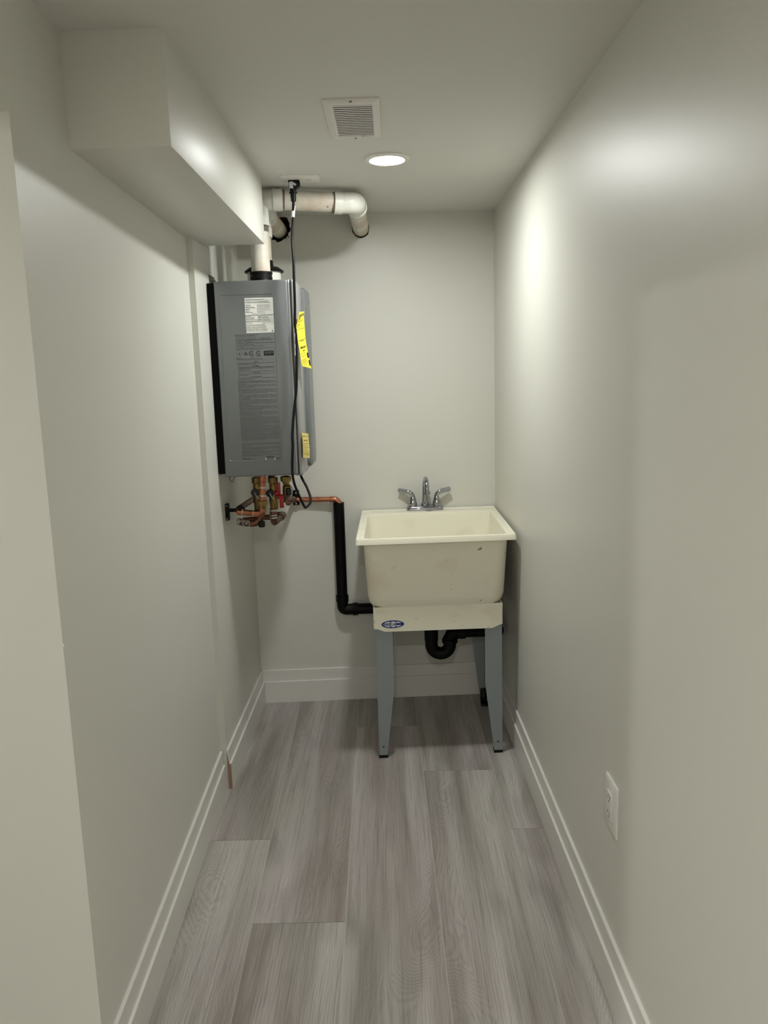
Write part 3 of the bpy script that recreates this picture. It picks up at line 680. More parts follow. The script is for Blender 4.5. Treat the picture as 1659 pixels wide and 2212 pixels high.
# collar on the heater
bm = B(); lathe(bm, (vx_, vy_, HZ1+.0006), (vx_, vy_, 2), [(0, .052), (.008, .050), (.010, .0395), (.017, .0385), (.018, .0400), (.025, .0400), (.026, .0385), (.035, .0385), (.036, .0405), (.043, .0405), (.044, PR)], 36)
obj('rubber_coupling', bm, M['rubber'], t)

rx_, ry_ = -.463, 3.085
t = thing('vent_pipe', 'white exhaust pipe behind the front vent pipe, elbowing straight into the torn wall hole', 'pipe', (rx_, ry_, HZ1))
bm = B(); tube(bm, [(rx_, ry_, HZ1+.05), (rx_, ry_, 2.0)], PR-.002, 28); obj('riser', bm, M['pvc'], t)
zt = 2.071
bm = B(); pts = [(rx_, ry_, 1.975), (rx_, ry_, 2.008), (rx_, ry_, 2.0085)]+fillet([(rx_, ry_, 2.01), (rx_+.003, ry_, zt), (rx_+.006, 3.19, zt)], .052, 14)[1:-1]+[(rx_+.006, 3.16, zt), (rx_+.006, 3.1605, zt), (rx_+.006, 3.2, zt)]
rad = [PR+.004, PR+.004, PR+.001]+[PR+.001]*(len(pts)-6)+[PR+.001, PR+.005, PR+.005]
tube(bm, pts, rad, 32); obj('elbow', bm, M['pvcf'], t)
bm = B(); tube(bm, [(rx_+.006, 3.19, zt), (HOLE[1].x, YB(rx_)+.06, zt)], PR, 28); obj('wall_run', bm, M['pvc'], t)
bm = B(); lathe(bm, (rx_, ry_, HZ1+.0006), (rx_, ry_, 2), [(0, .062), (.060, .062), (.060, .05)], 40); obj('collar', bm, M['pvcf'], t)
bm = B(); lathe(bm, (rx_, ry_, HZ1+.058), (rx_, ry_, 2), [(0, .070), (.003, .0735), (.006, .072), (.018, .055), (.022, .036), (.043, .0345), (.044, .031)], 40); obj('rain_cap', bm, M['rubber'], t)
# torn drywall flap at the hole
bm = B(); h = HOLE[1]
rr_ = random.Random(9)
for ang, ln in ((48, .024), (58, .017), (-58, .016), (-48, .02), (-36, .012), (68, .012)):
    a = math.radians(ang); b0 = Vector((h.x+.049*math.cos(a), YB(h.x)-.001, h.z+.049*math.sin(a)))
    d = Vector((math.cos(a+.5), -.35, math.sin(a+.5)))
    v = [b0+Vector((.006*math.sin(a), 0, -.006*math.cos(a))), b0-Vector((.006*math.sin(a), 0, -.006*math.cos(a))), b0+d*ln]
    if max(q.z for q in v) < ZC-.002: prism(bm, v, (0, .0016, 0))
tt = obj('torn_paper', bm, M['wall'], bpy.data.objects['wall_back'], smooth=False)

# power cord with plug
t = thing('power_cord', 'black power cord plugged into the ceiling outlet and looping down in front of the heater', 'cord', tuple(at(634, 1040, 2.79)))
pp = at(636, 389, 2.84)
PX, PYy = pp.x, 2.838
bm = B()
prism(bm, [(PX-.021, PYy-.013, ZC-.008), (PX+.018, PYy-.013, ZC-.008), (PX+.018, PYy-.013, ZC-.028), (PX+.006, PYy-.013, ZC-.036), (PX-.018, PYy-.013, ZC-.036)], (0, .026, 0))
plug = obj('plug', bm, M['rubber'], t, bevel=.003)
bm = B(); lathe(bm, (PX-.006, PYy, ZC-.034), (PX-.006, PYy, 1), [(0, .011), (.008, .010), (.010, .0135), (.014, .0135), (.015, .010), (.04, .0085), (.0405, .006)], 20); obj('strain_relief', bm, M['rubber'], plug)
bm = B(); prism(bm, [(PX-.018, PYy-.0135, ZC-.016), (PX-.008, PYy-.0135, ZC-.012), (PX+.008, PYy-.0135, ZC-.022), (PX+.004, PYy-.0135, ZC-.027), (PX-.004, PYy-.0135, ZC-.023), (PX-.003, PYy-.0135, ZC-.035), (PX-.016, PYy-.0135, ZC-.035)], (0, -.0006, 0)); obj('paint_smear', bm, M['clear'], plug, smooth=False)
path = [(PX-.006, PYy, ZC-.07)]
for px, py, Y in ((633, 470, 2.82), (631, 520, 2.79), (634, 560, 2.775), (635, 600, 2.77), (637, 660, 2.775), (637, 700, 2.78), (640, 735, 2.785), (640.5, 800, 2.785), (640, 840, 2.785), (635, 890, 2.78), (631.5, 941, 2.775), (632.3, 962, 2.775), (631.3, 1014, 2.775), (634.5, 1040, 2.78), (642, 1061, 2.80), (652, 1083, 2.83), (658, 1094.5, 2.85), (661, 1096, 2.86), (668, 1090, 2.88), (671.5, 1082, 2.89), (670.5, 1073, 2.90), (663, 1053, 2.92), (656, 1040, 2.93), (651, 1030, 2.94), (649, 1022, 2.95)):
    path.append(tuple(at(px, py, Y)))
bm = B(); tube(bm, catmull(path, 7), .0046, 12); obj('cable', bm, M['rubber'], t)
bm = B(); pts_ = catmull([at(q_, w_, Y_) + Vector((-.0036, -.0022, 0)) for q_, w_, Y_ in ((637, 706, 2.78), (638.6, 722, 2.783), (639.8, 738, 2.785), (640.2, 752, 2.785), (640.5, 768, 2.785))], 6)
rs_ = random.Random(4); tube(bm, pts_, [rs_.uniform(.0008, .0022) for _ in pts_], 8); obj('paint_smear', bm, M['clear'], t)
bm = B(); a, b_ = at(632.6, 444, 2.831), at(631.9, 470, 2.82)
tube(bm, [(PX-.0063, PYy-.001, at(633, 445, 2.83).z), tuple(at(632.7, 470, 2.818))], .0058, 12); tg = obj('cable_label', bm, M['label'], t, label='white barcode wrap on the cable')
bm = B(); a = Vector((PX-.0063, PYy-.001, at(633, 445, 2.83).z)); b_ = at(632.7, 470, 2.818)
for k in range(11):
    q = a.lerp(b_, .08+k*.08); q.y -= .0059; box(bm, q.x-.003, q.x+.001, q.y-.0003, q.y+.0004, q.z-.0009, q.z+.0005*(k % 2))
obj('printed_text', bm, M['ink'], tg, smooth=False)

# ================================================================== COPPER AND VALVES UNDER THE HEATER
def P(px, py, Y): return at(px, py, Y)
t = thing('copper_manifold', 'soldered copper water pipes with brass unions and service valves under the heater', 'pipes', tuple(P(570, 1100, 2.95)))
def piece(name, pts, rad, m, seg=18, **k):
    bm = B(); tube(bm, pts, rad, seg); return obj(name, bm, m, t, **k)
YC = 2.87
piece('riser_pipe', [Vector((P(567.5, 1030, YC).x, YC, HZ0-.001)), P(567.5, 1084, YC)], .0112, M['copper'])
piece('coupling', [P(567.5, 1031, YC), P(567.5, 1043, YC)], .0128, M['copper'])
for py in (1053, 1070.5, 1103): piece('solder_ring', [P(567.5, py-1.6, YC), P(567.5, py+1.6, YC)], .0123, M['solder'])
bm = B(); a = P(567.5, 1081, YC); lathe(bm, a, a-Vector((0, 0, 1)), [(0, .014), (.001, .0185), (.015, .0185), (.016, .0135), (.032, .0125)], 8); obj('union_nut', bm, M['brass'], t)
pts = fillet([P(567.5, 1096, YC), P(567.5, 1110, YC), P(515, 1106, YC+.02)], .016, 8)
piece('lower_elbow', pts[:-1]+[P(548, 1109, YC+.01)], .0125, M['copper'])
piece('branch_pipe', [P(551, 1109, YC+.008), P(513, 1106, YC+.02)], .0112, M['copper'])
piece('solder_ring', [P(547, 1109, YC+.01), P(550, 1109, YC+.01)], .013, M['solder']); piece('solder_ring', [P(523, 1106.5, YC+.017), P(526, 1106.7, YC+.017)], .012, M['solder'])
piece('wall_pipe', [P(519, 1097, YC+.05), P(549, 1077, YC+.22), P(556, 1072, YC+.28)], .0112, M['copperd'])
# cold water valve behind the riser
def valve(px, top, bot, Y, knob, r1=.0165):
    v = []
    a = P(px, top, Y); a.z = min(a.z, HZ0-.002); bm = B(); ln = a.z - P(px, bot, Y).z
    lathe(bm, a, a-Vector((0, 0, 1)), [(0, .012), (.003, .012), (.003, .0185), (.022, .0185), (.024, .0145), (ln*.38, .0145), (ln*.45, .0165), (ln*.8, .0175), (ln*.84, .0155), (ln, .0145)], 12)
    b0 = obj('service_valve', bm, M['brass'], t, label='brass service valve body')
    k = P(knob[0], knob[1], Y); f = Vector((k.x, Y-.016, k.z)); bm = B()
    lathe(bm, f, f-Vector((0, 1, 0)), [(-.006, .010), (0, .0145), (.010, .0150), (.013, .0135), (.0135, .004)], 24); kb = obj('cap_knob', bm, M['knob'], b0)
    bm = B(); tube(bm, [f+Vector((.0, -.0145, .002)), f+Vector((.006, -.016, -.010)), f+Vector((.016, -.014, -.024))], [.0022, .0034, .002], 8, flat=.5); obj('strap', bm, M['clear'], kb)
valve(554, 1030, 1098, 2.955, (553, 1062.5)); valve(589, 1030, 1100, 2.955, (585, 1063.5))
piece('drop_pipe', [P(556, 1096, 2.955), P(556, 1112, 2.955)], .0105, M['knob'])
pts = fillet([P(590, 1098, 2.955), P(591, 1130, 2.955), P(608, 1116, 3.13)], .03, 10)
piece('return_bend', pts[:-1]+[P(601, 1122, 3.05)], .0128, M['copperd'])
piece('return_pipe', [P(600, 1122.5, 3.04), P(611, 1114, 3.16)], .0115, M['copperd'])
piece('return_bend', fillet([P(607, 1118, 3.1), P(612, 1112, 3.17), P(600, 1113, 3.2)], .016, 6), .014, M['copperd'])
piece('cross_pipe', [P(603, 1116, 3.18), P(556, 1118, 3.18)], .0115, M['copperd'])
for a in ((1101, 1103.5), (1112, 1114), (1117, 1119.5)): piece('solder_ring', [P(590.3, a[0], 2.954), P(590.5, a[1], 2.954)], .0139, M['solder'])
# low stub with crusted flux
piece('flux_crusted_stub', [P(512, 1127, 2.93), P(515, 1127, 2.93), P(530, 1130, 2.93), P(545, 1131, 2.93)], [.012, .0145, .0125, .0115], M['scale'], label='whitish flux-crusted copper stub')
piece('tee', [P(541, 1131, 2.93), P(552, 1130, 2.93), P(561, 1123, 2.93), P(564, 1113, 2.93)], [.013, .0135, .0135, .012], M['copperd'])
piece('inner_pipe', [P(526, 1122, 2.97), P(556, 1121, 2.96)], .0085, M['copper'])
bm = B(); a = P(565, 1126, 2.92); lathe(bm, a, a-Vector((0, 0, 1)), [(0, .0115), (.002, .0125), (.020, .0125), (.022, .010)], 12); obj('drain_cap', bm, M['rubber'], t)
# relief / gas side
bm = B(); a = P(617, 1028, 2.97); a.z = min(a.z, HZ0-.002); lathe(bm, a, a-Vector((0, 0, 1)), [(0, .015), (.003, .021), (.020, .020), (.021, .015), (.036, .0095), (.038, .011), (.055, .012)], 6); obj('union_nut', bm, M['brass'], t)
bm = B(); a = P(620, 1050, 2.97); lathe(bm, a, a-Vector((.05, 0, 1)), [(-.006, .0105), (.0, .016), (.022, .0175), (.034, .014), (.040, .011)], 10); obj('relief_valve', bm, M['brass'], t)
bm = B(); a = P(623, 1056, 2.95); lathe(bm, a, a-Vector((-.05, .1, 1)), [(-.004, .006), (.0, .010), (.018, .0115), (.024, .008)], 14); obj('valve_cap', bm, M['knob'], t)
piece('relief_elbow', fillet([P(618, 1066, 2.97), P(616, 1079, 3.02), P(634, 1079, 3.1)], .014, 8), .0125, M['copperd'])
piece('cable_tie', catmull([P(628, 1050, 2.95), P(632, 1056, 2.94), P(627, 1066, 2.95), P(620, 1078, 2.95), P(619, 1083, 2.95)], 5), .0011, M['brass'], 6)
piece('gas_drop', [Vector((P(585, 1028, 3.0).x, 3.02, HZ0-.02)), P(585, 1042, 3.02)], .012, M['knob'])
for (x0, x1, y0, y1, Y, s) in ((597.5, 605, 1042, 1068, 2.93, -1), (604.5, 612.5, 1073, 1097, 2.93, 1)):
    a = P(x0, y1, Y); b_ = P(x1, y0, Y); bm = B(); box(bm, a.x, b_.x, Y-.003, Y+.002, a.z, b_.z); h = obj('lever_handle', bm, M['red'], t, bevel=.0015, label='red lever handle')
    bm = B(); c = Vector(((a.x+b_.x)/2-.002, 0, b_.z if s > 0 else a.z+.004)); lathe(bm, (c.x-.014, Y+.004, c.z), (c.x+1, Y+.004, c.z), [(0, .008), (.020, .009), (.022, .006)], 12); obj('lever_hub', bm, M['red'], h)

# wall clamp on the left wall
t = thing('pipe_clamp', 'black pipe clamp standing upright on the left wall beside the low copper pipes', 'bracket', tuple(P(505, 1106, 2.91)))
c = P(506, 1106, 2.90)
bm = B(); box(bm, XL+.0005, XL+.013, 2.895, 2.92, c.z-.031, c.z+.031); obj('backplate', bm, M['abs'], t, bevel=.002)
for dz in (-.024, .024):
    bm = B(); lathe(bm, (XL+.006, 2.895, c.z+dz), (XL+.006, 2.0, c.z+dz), [(0, .0025), (.001, .002)], 10); obj('screw', bm, M['solder'], t)
bm = B(); q = P(519, 1104, 2.90); rg = []
n = 28
for k in range(n): 
    a = 2*math.pi*k/n; rg.append([(q.x+math.cos(a)*rr, 2.90+dy, q.z+.004+math.sin(a)*rr) for rr, dy in ((.0125, -.006), (.0175, -.006), (.0175, .008), (.0125, .008))])
loft(bm, rg+[rg[0]], False, False); bmesh.ops.remove_doubles(bm, verts=bm.verts[:], dist=1e-5); obj('ring', bm, M['abs'], t)
bm = B(); box(bm, XL+.012, q.x-.014, 2.896, 2.908, q.z-.002, q.z+.010); obj('arm', bm, M['abs'], t)

# relief discharge line on the back wall
t = thing('drain_line', 'bright copper tube running along the back wall into the black standpipe', 'pipe', tuple(P(680, 1079, 3.43)))
YD = 3.437
E = P(722, 1078.5, YD)
bm = B(); a = P(634, 1079, 3.12); st_ = P(650, 1079.5, YD)
tube(bm, fillet([P(638, 1079.3, YD-.07)+Vector((-.02, -.09, 0)), P(636, 1079.3, YD), P(670, 1079.3, YD)], .02, 6)[:-1]+[P(719, 1078.5, YD)], .0112, 20); obj('tube_run', bm, M['copper'], t)
bm = B(); tube(bm, fillet([P(713, 1078.6, YD), P(725, 1078.4, YD), P(734, 1088, YD), P(734, 1096, YD)], [.012, .012], 6), .0125, 20); obj('elbow', bm, M['copper'], t)
t = thing('pipe_clamp', 'black pipe clamp with two screws on the back wall around the copper tube', 'bracket', tuple(P(638, 1077, 3.45)))
a, b_ = P(633, 1092, 3.425), P(644.5, 1060, 3.425); yw = YB(a.x)
bm = B(); box(bm, a.x, b_.x, 3.432, yw-.0005, a.z, b_.z); obj('backplate', bm, M['abs'], t, bevel=.002)
mz = P(639, 1079.3, YD).z
bm = B(); rg = []
for k in range(n):
    g_ = 2*math.pi*k/n; rg.append([(dx+a.x-.003, YD+math.cos(g_)*rr, mz+math.sin(g_)*rr) for rr, dx in ((.0125, 0), (.0165, 0), (.0165, .010), (.0125, .010))])
loft(bm, rg+[rg[0]], False, False); bmesh.ops.remove_doubles(bm, verts=bm.verts[:], dist=1e-5); obj('ring', bm, M['abs'], t)
for py in (1065, 1088):
    q = P(639.5, py, 3.43); bm = B(); lathe(bm, (q.x, 3.4325, q.z), (q.x, 0, q.z), [(0, .0042), (.001, .0042), (.002, .003)], 14); obj('screw', bm, M['solder'], t)

# black standpipe
t = thing('drain_pipe', 'black plastic standpipe on the back wall bending behind the laundry tub', 'pipe', tuple(P(740, 1316, 3.437)))
SX, SYy, SR = -.243, 3.437, .0238
z0, z1 = .470, .9165; zb = .4325
bm = B(); rg = [[(SX+rr*math.cos(a), SYy+rr*math.sin(a), z) for a in (2*math.pi*k/32 for k in range(32))] for rr, z in ((SR, z0), (SR, z1), (SR-.003, z1), (SR-.003, z1-.08))]
loft(bm, rg); obj('upright', bm, M['abs'], t)
pts = [(SX, SYy, .498), (SX, SYy, .470), (SX, SYy, .4695)]+fillet([(SX, SYy, .468), (SX, SYy, zb), (SX+.07, SYy+.001, zb)], .034, 12)[1:-1]+[(SX+.045, SYy+.001, zb), (SX+.0455, SYy+.001, zb), (SX+.068, SYy+.002, zb)]
rad = [SR+.0042]*2+[SR+.001]*(len(pts)-4)+[SR+.0042]*2
rad = [SR+.0042, SR+.0042]+[SR+.001]*(len(pts)-4)+[SR+.0042, SR+.0042]
bm = B(); tube(bm, pts, rad, 32); obj('elbow', bm, M['abs'], t)
bm = B(); tube(bm, [(SX+.05, SYy+.002, zb), (.10, SYy+.010, zb)], SR, 32); obj('crosspipe', bm, M['abs'], t)
bm = B(); tube(bm, fillet([(.08, SYy+.009, zb), (.135, SYy+.012, zb), (.135, SYy+.012, .36), (.135, YB(.135)+.03, .36)], .02, 6), SR+.0015, 24)
bm.free()

# ================================================================== LAUNDRY TUB
SX0, SX1, SY0, SY1, SZ = -.146, .4445, 2.822, 3.472, .874
def W(u, v, z): return (u, v+SK*u, z)
t = thing('laundry_tub', 'cream freestanding laundry tub on grey metal legs against the back wall', 'sink', W((SX0+SX1)/2, (SY0+SY1)/2, 0))
def ring(ins, z, rad, front=0, back=0, left=0, right=0):
    return [W(a, b_, z) for a, b_ in rrect(SX0+ins+left, SX1-ins-right, SY0+ins+front, SY1-ins-back, rad, 8)]
rings = []
# outside, bottom up
rings += [ring(.085, .594, .05, back=.04), ring(.066, .594, .05, back=.04), ring(.054, .599, .055, back=.04), ring(.044, .615, .058, back=.04), ring(.038, .64, .055, back=.04), ring(.028, .853, .038, back=.035)]
rings += [ring(.0045, .8535, .012), ring(.0, .8545, .013), ring(.0005, .8575, .013), ring(.0025, .872, .013), ring(.004, .8745, .012), ring(.0070, .8745, .011), ring(.0080, .8715, .011), ring(.0100, .8715, .011)]
iL, iR, iF, iB = .018, .020, .013, .094
rings += [ring(.012, .8735, .03, iF*.4, iB*.90, iL*.4, iR*.4), ring(.012, .8735, .032, iF*.8, iB*.96, iL*.8, iR*.8), ring(.013, .871, .032, iF, iB, iL, iR),
          ring(.016, .860, .032, iF, iB, iL, iR), ring(.030, .66, .045, iF, iB-.004, iL, iR), ring(.04, .625, .055, iF, iB, iL, iR), ring(.06, .604, .06, iF, iB, iL, iR), ring(.09, .600, .06, iF, iB, iL, iR)]
bm = B(); loft(bm, rings); bas = obj('basin', bm, M['tub'], t)
q = W(.15, 3.13, .6005); bm = B(); lathe(bm, q, (q[0], q[1], 2), [(0, .040), (.002, .040), (.003, .030), (.0005, .028)], 32); obj('drain_strainer', bm, M['chrome'], bas)
# moulded apron below the bowl with clipped lower corners
ax0, ax1, ay0, ay1, az0, az1 = -.0895, .3965, 2.873, 3.36, .507, .604
bm = B()
def apr(y0, y1, dz=0):
    P_ = [(ax0, az1), (ax0+.003, az0+.014), (ax0+.016, az0+.013), (ax0+.042, az0+.002), (ax1-.040, az0), (ax1-.002, az0+.016), (ax1, az1)]
    prism(bm, [W(a, y0, b_) for a, b_ in P_], (0, y1-y0, 0))
apr(ay0, ay0+.005); apr(ay1-.005, ay1)
for x in (ax0, ax1-.005): hexa(bm, [W(x, ay0+.004, az0+.014), W(x+.005, ay0+.004, az0+.014), W(x+.005, ay1-.004, az0+.014), W(x, ay1-.004, az0+.014), W(x, ay0+.004, az1), W(x+.005, ay0+.004, az1), W(x+.005, ay1-.004, az1), W(x, ay1-.004, az1)])
apn = obj('apron', bm, M['tub'], t, smooth=False)
# brown scuff with a shape of its own on the bowl front
def SF(px, py): return at(px, py, 2.848)
bm = B(); c = at(1035, 1186.5, 2.856)
vs = [bm.verts.new((c.x+a*.0125, 2.8535+SK*(c.x), c.z+b_*.0072)) for a, b_ in ((-1, .0), (-.6, .5), (.1, .95), (.75, .8), (1, .1), (.6, -.7), (-.1, -.9), (-.75, -.6))]
vs2 = [bm.verts.new(v.co+Vector((0, -.002, 0))) for v in vs]; bm.faces.new(vs2); [bm.faces.new([vs[i], vs[(i+1) % 8], vs2[(i+1) % 8], vs2[i]]) for i in range(8)]
M['scuff'] = mat('brown_scuff', (150, 128, 92), .8, vary=(240, (206, 196, 168), .45, .6)); obj('scuff', bm, M['scuff'], bas, label='small brown scuff mark')
# legs: folded sheet angles that taper to the foot
def leg(x, yv, sx, sy, name='leg'):
    # outer corner at (x, yv); flange widths grow inwards by sx (x dir) and sy (y dir)
    wT, wB, zk, th = .064, .032, .285, .0018
    bm = B()
    for ax in (0, 1):
        pr = [(0, .022), (0, .60), (wT, .60), (wT, zk), (wB, .012), (0, .012)]
        pr = [(0, .012), (0, .60), (wT, .60), (wT+.001, zk), (wB, .012)]
        if ax == 0: prism(bm, [W(x+sx*a, yv, z) for a, z in pr], (0, sy*th, 0))
        else: prism(bm, [W(x, yv+sy*a, z) for a, z in pr], (sx*th, 0, 0))
    L = obj(name, bm, M['legm'], t, smooth=False)
    bm = B(); lo, hi = sorted((x-sx*.001, x+sx*(wB+.001))); l2, h2 = sorted((yv-sy*.001, yv+sy*(wB+.001)))
    hexa(bm, [W(lo, l2, 0), W(hi, l2, 0), W(hi, h2, 0), W(lo, h2, 0), W(lo, l2, .011), W(hi, l2, .011), W(hi, h2, .011), W(lo, h2, .011)]); obj('foot_cap', bm, M['rubber'], L, bevel=.002)
    bm = B(); c = W(x+sx*.017, yv-sy*.0002, .046); lathe(bm, c, (c[0], c[1]-sy, c[2]), [(0, .0035), (.0006, .0035)], 14); obj('bolt_hole', bm, M['slot'], L)
    return L
LX0, LX1, LYF, LYR = -.0835, .3945, 2.879, 3.352
leg(LX0, LYF, 1, 1); leg(LX1, LYF, -1, 1); leg(LX0, LYR, 1, -1)
Lr = leg(LX1, LYR, -1, -1)
bm = B(); box(bm, LX1-.034, LX1-.006, LYR+.0188-.012, LYR+.0188-.004, .012, .075); obj('levelling_clip', bm, M['rubber'], Lr, bevel=.003)
bm = B(); c = (LX1-.020, LYR+.0185-.013, .045); lathe(bm, (c[0], c[1]+.002, c[2]-.012), (c[0], c[1]+.002, 1), [(0, .0022), (.026, .0022)], 8); obj('levelling_screw', bm, M['screw'], Lr)
# oval maker's sticker on the apron
c = at(848.5, 1349.5, 2.866); sy_ = ay0+SK*c.x-.0003
def oval(bm, cx, cz, a, b_, d, n=48, lo=None, hi=None):
    vs = [bm.verts.new((cx+a*math.cos(2*math.pi*k/n), sy_-d, cz+b_*math.sin(2*math.pi*k/n))) for k in range(n)]; bm.faces.new(vs)
tl = .035
bm = B(); n_ = 48
A_ = [(c.x+.0435*math.cos(2*math.pi*k/n_), sy_, c.z+.0162*math.sin(2*math.pi*k/n_)) for k in range(n_)]; prism(bm, A_, (0, -.0003, 0)); stk = obj('maker_sticker', bm, M['stw'], t, label='blue and white oval maker sticker')
bm = B(); oval(bm, c.x, c.z, .0423, .0150, .0005); 
st2 = obj('blue_ground', bm, M['blue'], stk, smooth=False)
bm = B()
def lens(sgn):
    for side in (-1, 1):
        n = 12; up, dn = [], []
        for k in range(n+1):
            x = .0095+.0225*k/n; e = .0040+.0068*math.sqrt(max(0, 1-(x/.032)**2))
            up.append((c.x+side*x, sy_-.0007, c.z+sgn*e)); dn.append((c.x+side*x, sy_-.0007, c.z+sgn*.0040))
        for k in range(n):
            q = [up[k], up[k+1], dn[k+1], dn[k]] if k < n-1 else [up[k], up[k+1], dn[k]]
            bm.faces.new([bm.verts.new(v) for v in q])
lens(1); lens(-1)
obj('white_flash', bm, M['stw'], stk, smooth=False)
bm = B(); oval(bm, c.x+.0015, c.z, .0145, .0145, .0009, 36); obj('blue_ring', bm, M['blue'], stk, smooth=False)
bm = B(); oval(bm, c.x+.0015, c.z, .0115, .0115, .0011, 36); obj('white_disc', bm, M['stw'], stk, smooth=False)
bm = text_mesh([('ELM', c.x+.0015, c.z-.0048, .0096, .0185, 'C')], lambda a, b_: (a, sy_-.0014, b_)); obj('lettering', bm, M['ink'], stk, smooth=False)
bm = text_mesh([('UTILATUB', c.x-.0375, c.z-.0024, .0048, .0245)], lambda a, b_: (a, sy_-.0014, b_)); obj('lettering', bm, M['stw'], stk, smooth=False)
for o in [stk] + [x for x in bpy.data.objects if x.parent == stk]:      # lay the sticker along the skewed apron face
    for v in o.data.vertices: v.co.y += SK*(v.co.x + WORG[o.name].x - c.x)
# trap under the bowl
t2 = thing('drain_trap', 'black plastic drain trap hanging under the laundry tub', 'pipe', (.14, 3.16, .32))
TX, TY, TR = .1385, 3.165, .0262
UX = .2150
bm = B(); tube(bm, [(TX, TY, .5935), (TX, TY, .40)], TR, 28); obj('tailpiece', bm, M['abs'], t2)
bm = B(); zz = .341
pts = [(TX, TY, .415), (TX, TY, .372), (TX, TY, .3715)]; cxm = (TX+UX)/2; rad0 = (UX-TX)/2
pts += [(cxm-rad0*math.cos(math.pi*k/16), TY, .352-rad0*math.sin(math.pi*k/16)) for k in range(17)] + [(UX, TY, .372)]
tube(bm, pts, [TR+.002, TR+.002]+[TR]*(len(pts)-2), 28); obj('trap_bend', bm, M['abs'], t2)
bm = B(); lathe(bm, (UX, TY, .358), (UX, TY, 1), [(0, TR+.001), (.003, TR+.0065), (.018, TR+.0065), (.022, TR+.001), (.03, TR)], 12); obj('slip_nut', bm, M['abs'], t2)
bm = B(); za = .400; tube(bm, fillet([(UX, TY, .372), (UX+.006, TY, za+.004), (UX+.05, TY+.002, za)], .02, 8), TR-.002, 24); obj('upper_elbow', bm, M['abs'], t2)
bm = B(); tube(bm, [(UX+.028, TY, za), (UX+.064, TY, za)], TR-.001, 24); obj('socket', bm, M['abs'], t2)
ax_ = .4185
bm = B(); tube(bm, [(UX+.05, TY, za), (ax_-.02, TY, za+.001)], .0195, 24); obj('trap_arm', bm, M['abs'], t2)
bm = B(); pts = [(ax_-.034, TY, za+.001), (ax_-.022, TY, za+.001), (ax_-.0215, TY, za+.001)]+fillet([(ax_-.021, TY, za+.001), (ax_, TY, za+.001), (ax_, TY+.03, za+.001)], .018, 10)[1:-1]+[(ax_, TY+.0305, za+.001), (ax_, TY+.031, za+.001), (ax_, TY+.045, za+.001)]
tube(bm, pts, [.0235, .0235]+[.0215]*(len(pts)-4)+[.0235, .0235], 28); obj('wall_elbow', bm, M['abs'], t2)
bm = B(); tube(bm, [(ax_, TY+.04, za+.001), (ax_, YB(ax_)-.0008, za+.001)], .0195, 24); obj('wall_run', bm, M['abs'], t2)
# scuffs scattered on the tub front, laid on its surface
from mathutils.bvhtree import BVHTree
def surf(o):
    w_ = WORG[o.name]; return BVHTree.FromPolygons([v.co+w_ for v in o.data.vertices], [tuple(f.vertices) for f in o.data.polygons])
M['scuff_light'] = mat('beige_scuff', (182, 166, 138), .8, vary=(300, (226, 220, 200), .45, .6))
M['scuff_dark'] = mat('dark_scuff', (132, 118, 98), .8)
rs_ = random.Random(12)
for par, marks in ((bas, ((831, 1317, 5, 7, 0, 'l'), (877, 1317, 4, .7, -50, 'd'), (881, 1316.5, 3, .7, 20, 'd'), (893, 1316.5, 4, .7, -40, 'd'), (896, 1315.5, 3, .6, 40, 'd'), (913, 1316, 4, 1, 0, 'l'), (944, 1316, 3, .8, -30, 'l'), (955, 1315, 3, .7, 30, 'd'),
                       (1003, 1314, 3, 1, 0, 'l'), (1010, 1313, 3, .8, 0, 'd'), (1091, 1195.5, 1.6, 2.4, 0, 'd'), (976, 1241, .7, 3, 0, 'l'), (964, 1212, .7, .7, 0, 'd'), (975, 1273, 2.6, .5, 45, 'd'), (1003, 1183, 2.4, .5, 45, 'l'), (1084, 1294, 1, 1, 0, 'd'), (796, 1240, 1.5, .5, 20, 'd'), (939, 1187, 1.5, .7, 0, 'l'), (811, 1217, .8, 1.2, 0, 'l'))),
                 (apn, ((815, 1361, 5, 3, 30, 'l'), (809, 1343, 1, 5, 10, 'l'), (926, 1363, 5, 1, 0, 'l'), (982, 1343, 5, .7, -20, 'l'), (998, 1352, 4, .7, -20, 'l'), (1055, 1355, 5, .8, 20, 'l'), (899, 1337, 3, .8, 0, 'l')))):
    tree = surf(par)
    for px, py, wx, wz, an, kk in marks:
        d_ = (at(px, py, 2.9)-CO).normalized(); loc, nor, _i, _d = tree.ray_cast(CO, d_)
        if loc is None: continue
        if nor.dot(d_) > 0: nor = -nor
        e1 = Vector((0, 0, 1)).cross(nor).normalized(); e2 = nor.cross(e1).normalized(); an = math.radians(an); k_ = loc.y/F
        u_ = e1*math.cos(an)+e2*math.sin(an); v_ = e2*math.cos(an)-e1*math.sin(an); bm = B()
        pl = []
        for q in range(8):
            g_ = 2*math.pi*q/8; rr = rs_.uniform(.75, 1.15); pl.append(loc+nor*.0001+(u_*math.cos(g_)*wx+v_*math.sin(g_)*wz)*k_*rr)
        prism(bm, pl, nor*.0003); obj('scuff', bm, M['scuff_light' if kk == 'l' else 'scuff_dark'], par, smooth=False)

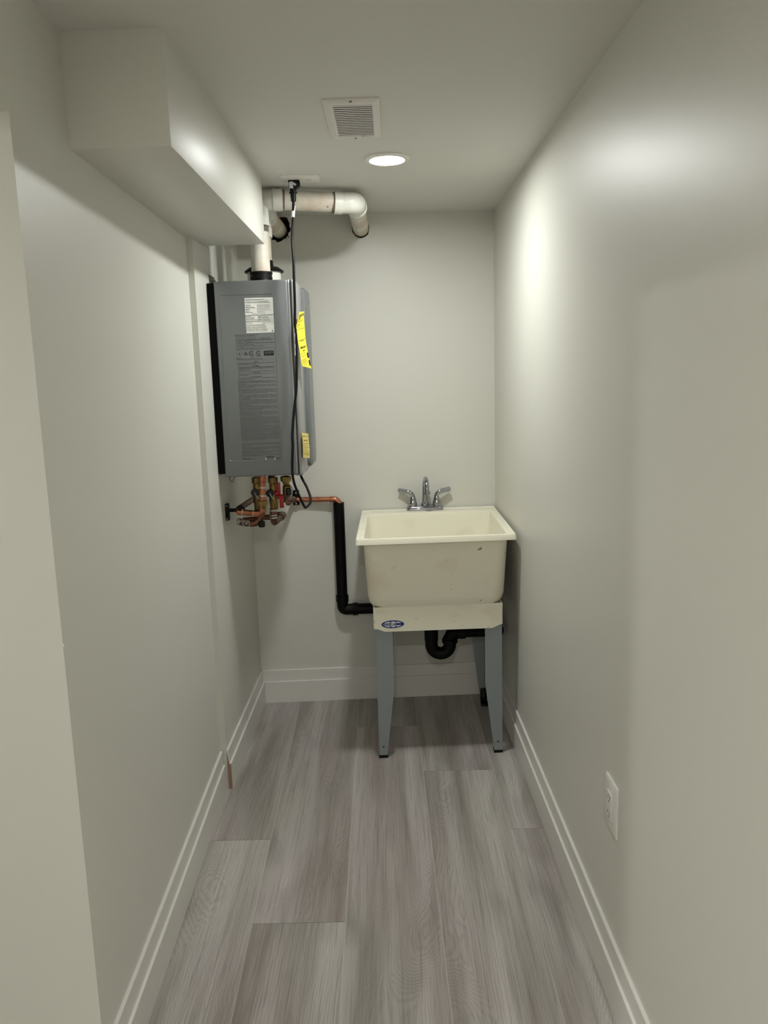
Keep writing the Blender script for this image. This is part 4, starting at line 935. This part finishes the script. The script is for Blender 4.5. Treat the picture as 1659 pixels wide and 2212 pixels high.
# ================================================================== FAUCET
FX, FY = .134, 3.441+SK*.134
t = thing('faucet', 'chrome two-handle gooseneck faucet on the back ledge of the laundry tub', 'faucet', (FX, FY, SZ))
fz = SZ-.0005
bm = B(); rg = []
for ins, z, k in ((.0, fz, 0), (0, fz+.006, 0), (.0015, fz+.012, 0), (.005, fz+.0155, 0)):
    P_ = rrect(FX-.081+ins, FX+.081-ins, FY-.026+ins, FY+.026-ins, .018-ins*.6, 6)
    rg.append([(a, b_, z+(.0035*math.cos((a-FX)/.081*math.pi/2) if z > fz+.01 else 0)) for a, b_ in P_])
loft(bm, rg); obj('base_plate', bm, M['chrome'], t)
bm = B(); lathe(bm, (FX, FY, fz+.014), (FX, FY, 2), [(0, .0155), (.004, .0165), (.006, .0145), (.008, .0155), (.015, .0155), (.018, .0125), (.021, .0105)], 28); obj('spout_collar', bm, M['chrome'], t)
hz = fz+.148
pts = [(FX, FY, fz+.03), (FX+.001, FY, hz-.06)]
arc = []
for k in range(17):
    a = math.pi*k/16*.98; arc.append((FX+.001+.006*k/16, FY-.042*(1-math.cos(a)), hz-.05+.043*math.sin(a)))
tip = arc[-1]
pts += arc + [(tip[0]+.001, tip[1]-.001, tip[2]-.012)]
bm = B(); tube(bm, pts, [.0106]+[.0100]*(len(pts)-1), 24); sp = obj('spout', bm, M['chrome'], t)
tp = pts[-1]; bm = B(); lathe(bm, (tp[0], tp[1], tp[2]+.002), (tp[0]+.001, tp[1]-.001, tp[2]-1), [(0, .0115), (.001, .0138), (.011, .0138), (.012, .010)], 24); obj('aerator', bm, M['chrome'], sp)
for s in (-1, 1):
    hx_ = FX+s*.052
    bm = B(); lathe(bm, (hx_, FY, fz+.015), (hx_, FY, 2), [(0, .0185), (.003, .019), (.004, .0172), (.010, .0180), (.020, .0166), (.032, .0132), (.042, .0108), (.047, .0100), (.0475, .003)], 28); hb = obj('handle', bm, M['chrome'], t)
    pl = [(hx_-s*.0015, FY, fz+.038), (hx_-s*.001, FY, fz+.056), (hx_+s*.004, FY, fz+.069), (hx_+s*.014, FY+.001, fz+.077), (hx_+s*.030, FY+.005, fz+.0815), (hx_+s*.047, FY+.011, fz+.084), (hx_+s*.060, FY+.015, fz+.0855)]
    cp = catmull(pl, 5); rd = []
    for i in range(len(cp)):
        f = i/(len(cp)-1); rd.append(.0104+(.0012*f) if f < .97 else .0105)
    bm = B(); tube(bm, cp, rd, 20, flat=.92, up=(0, 0, 1)); obj('lever', bm, M['chrome'], hb)
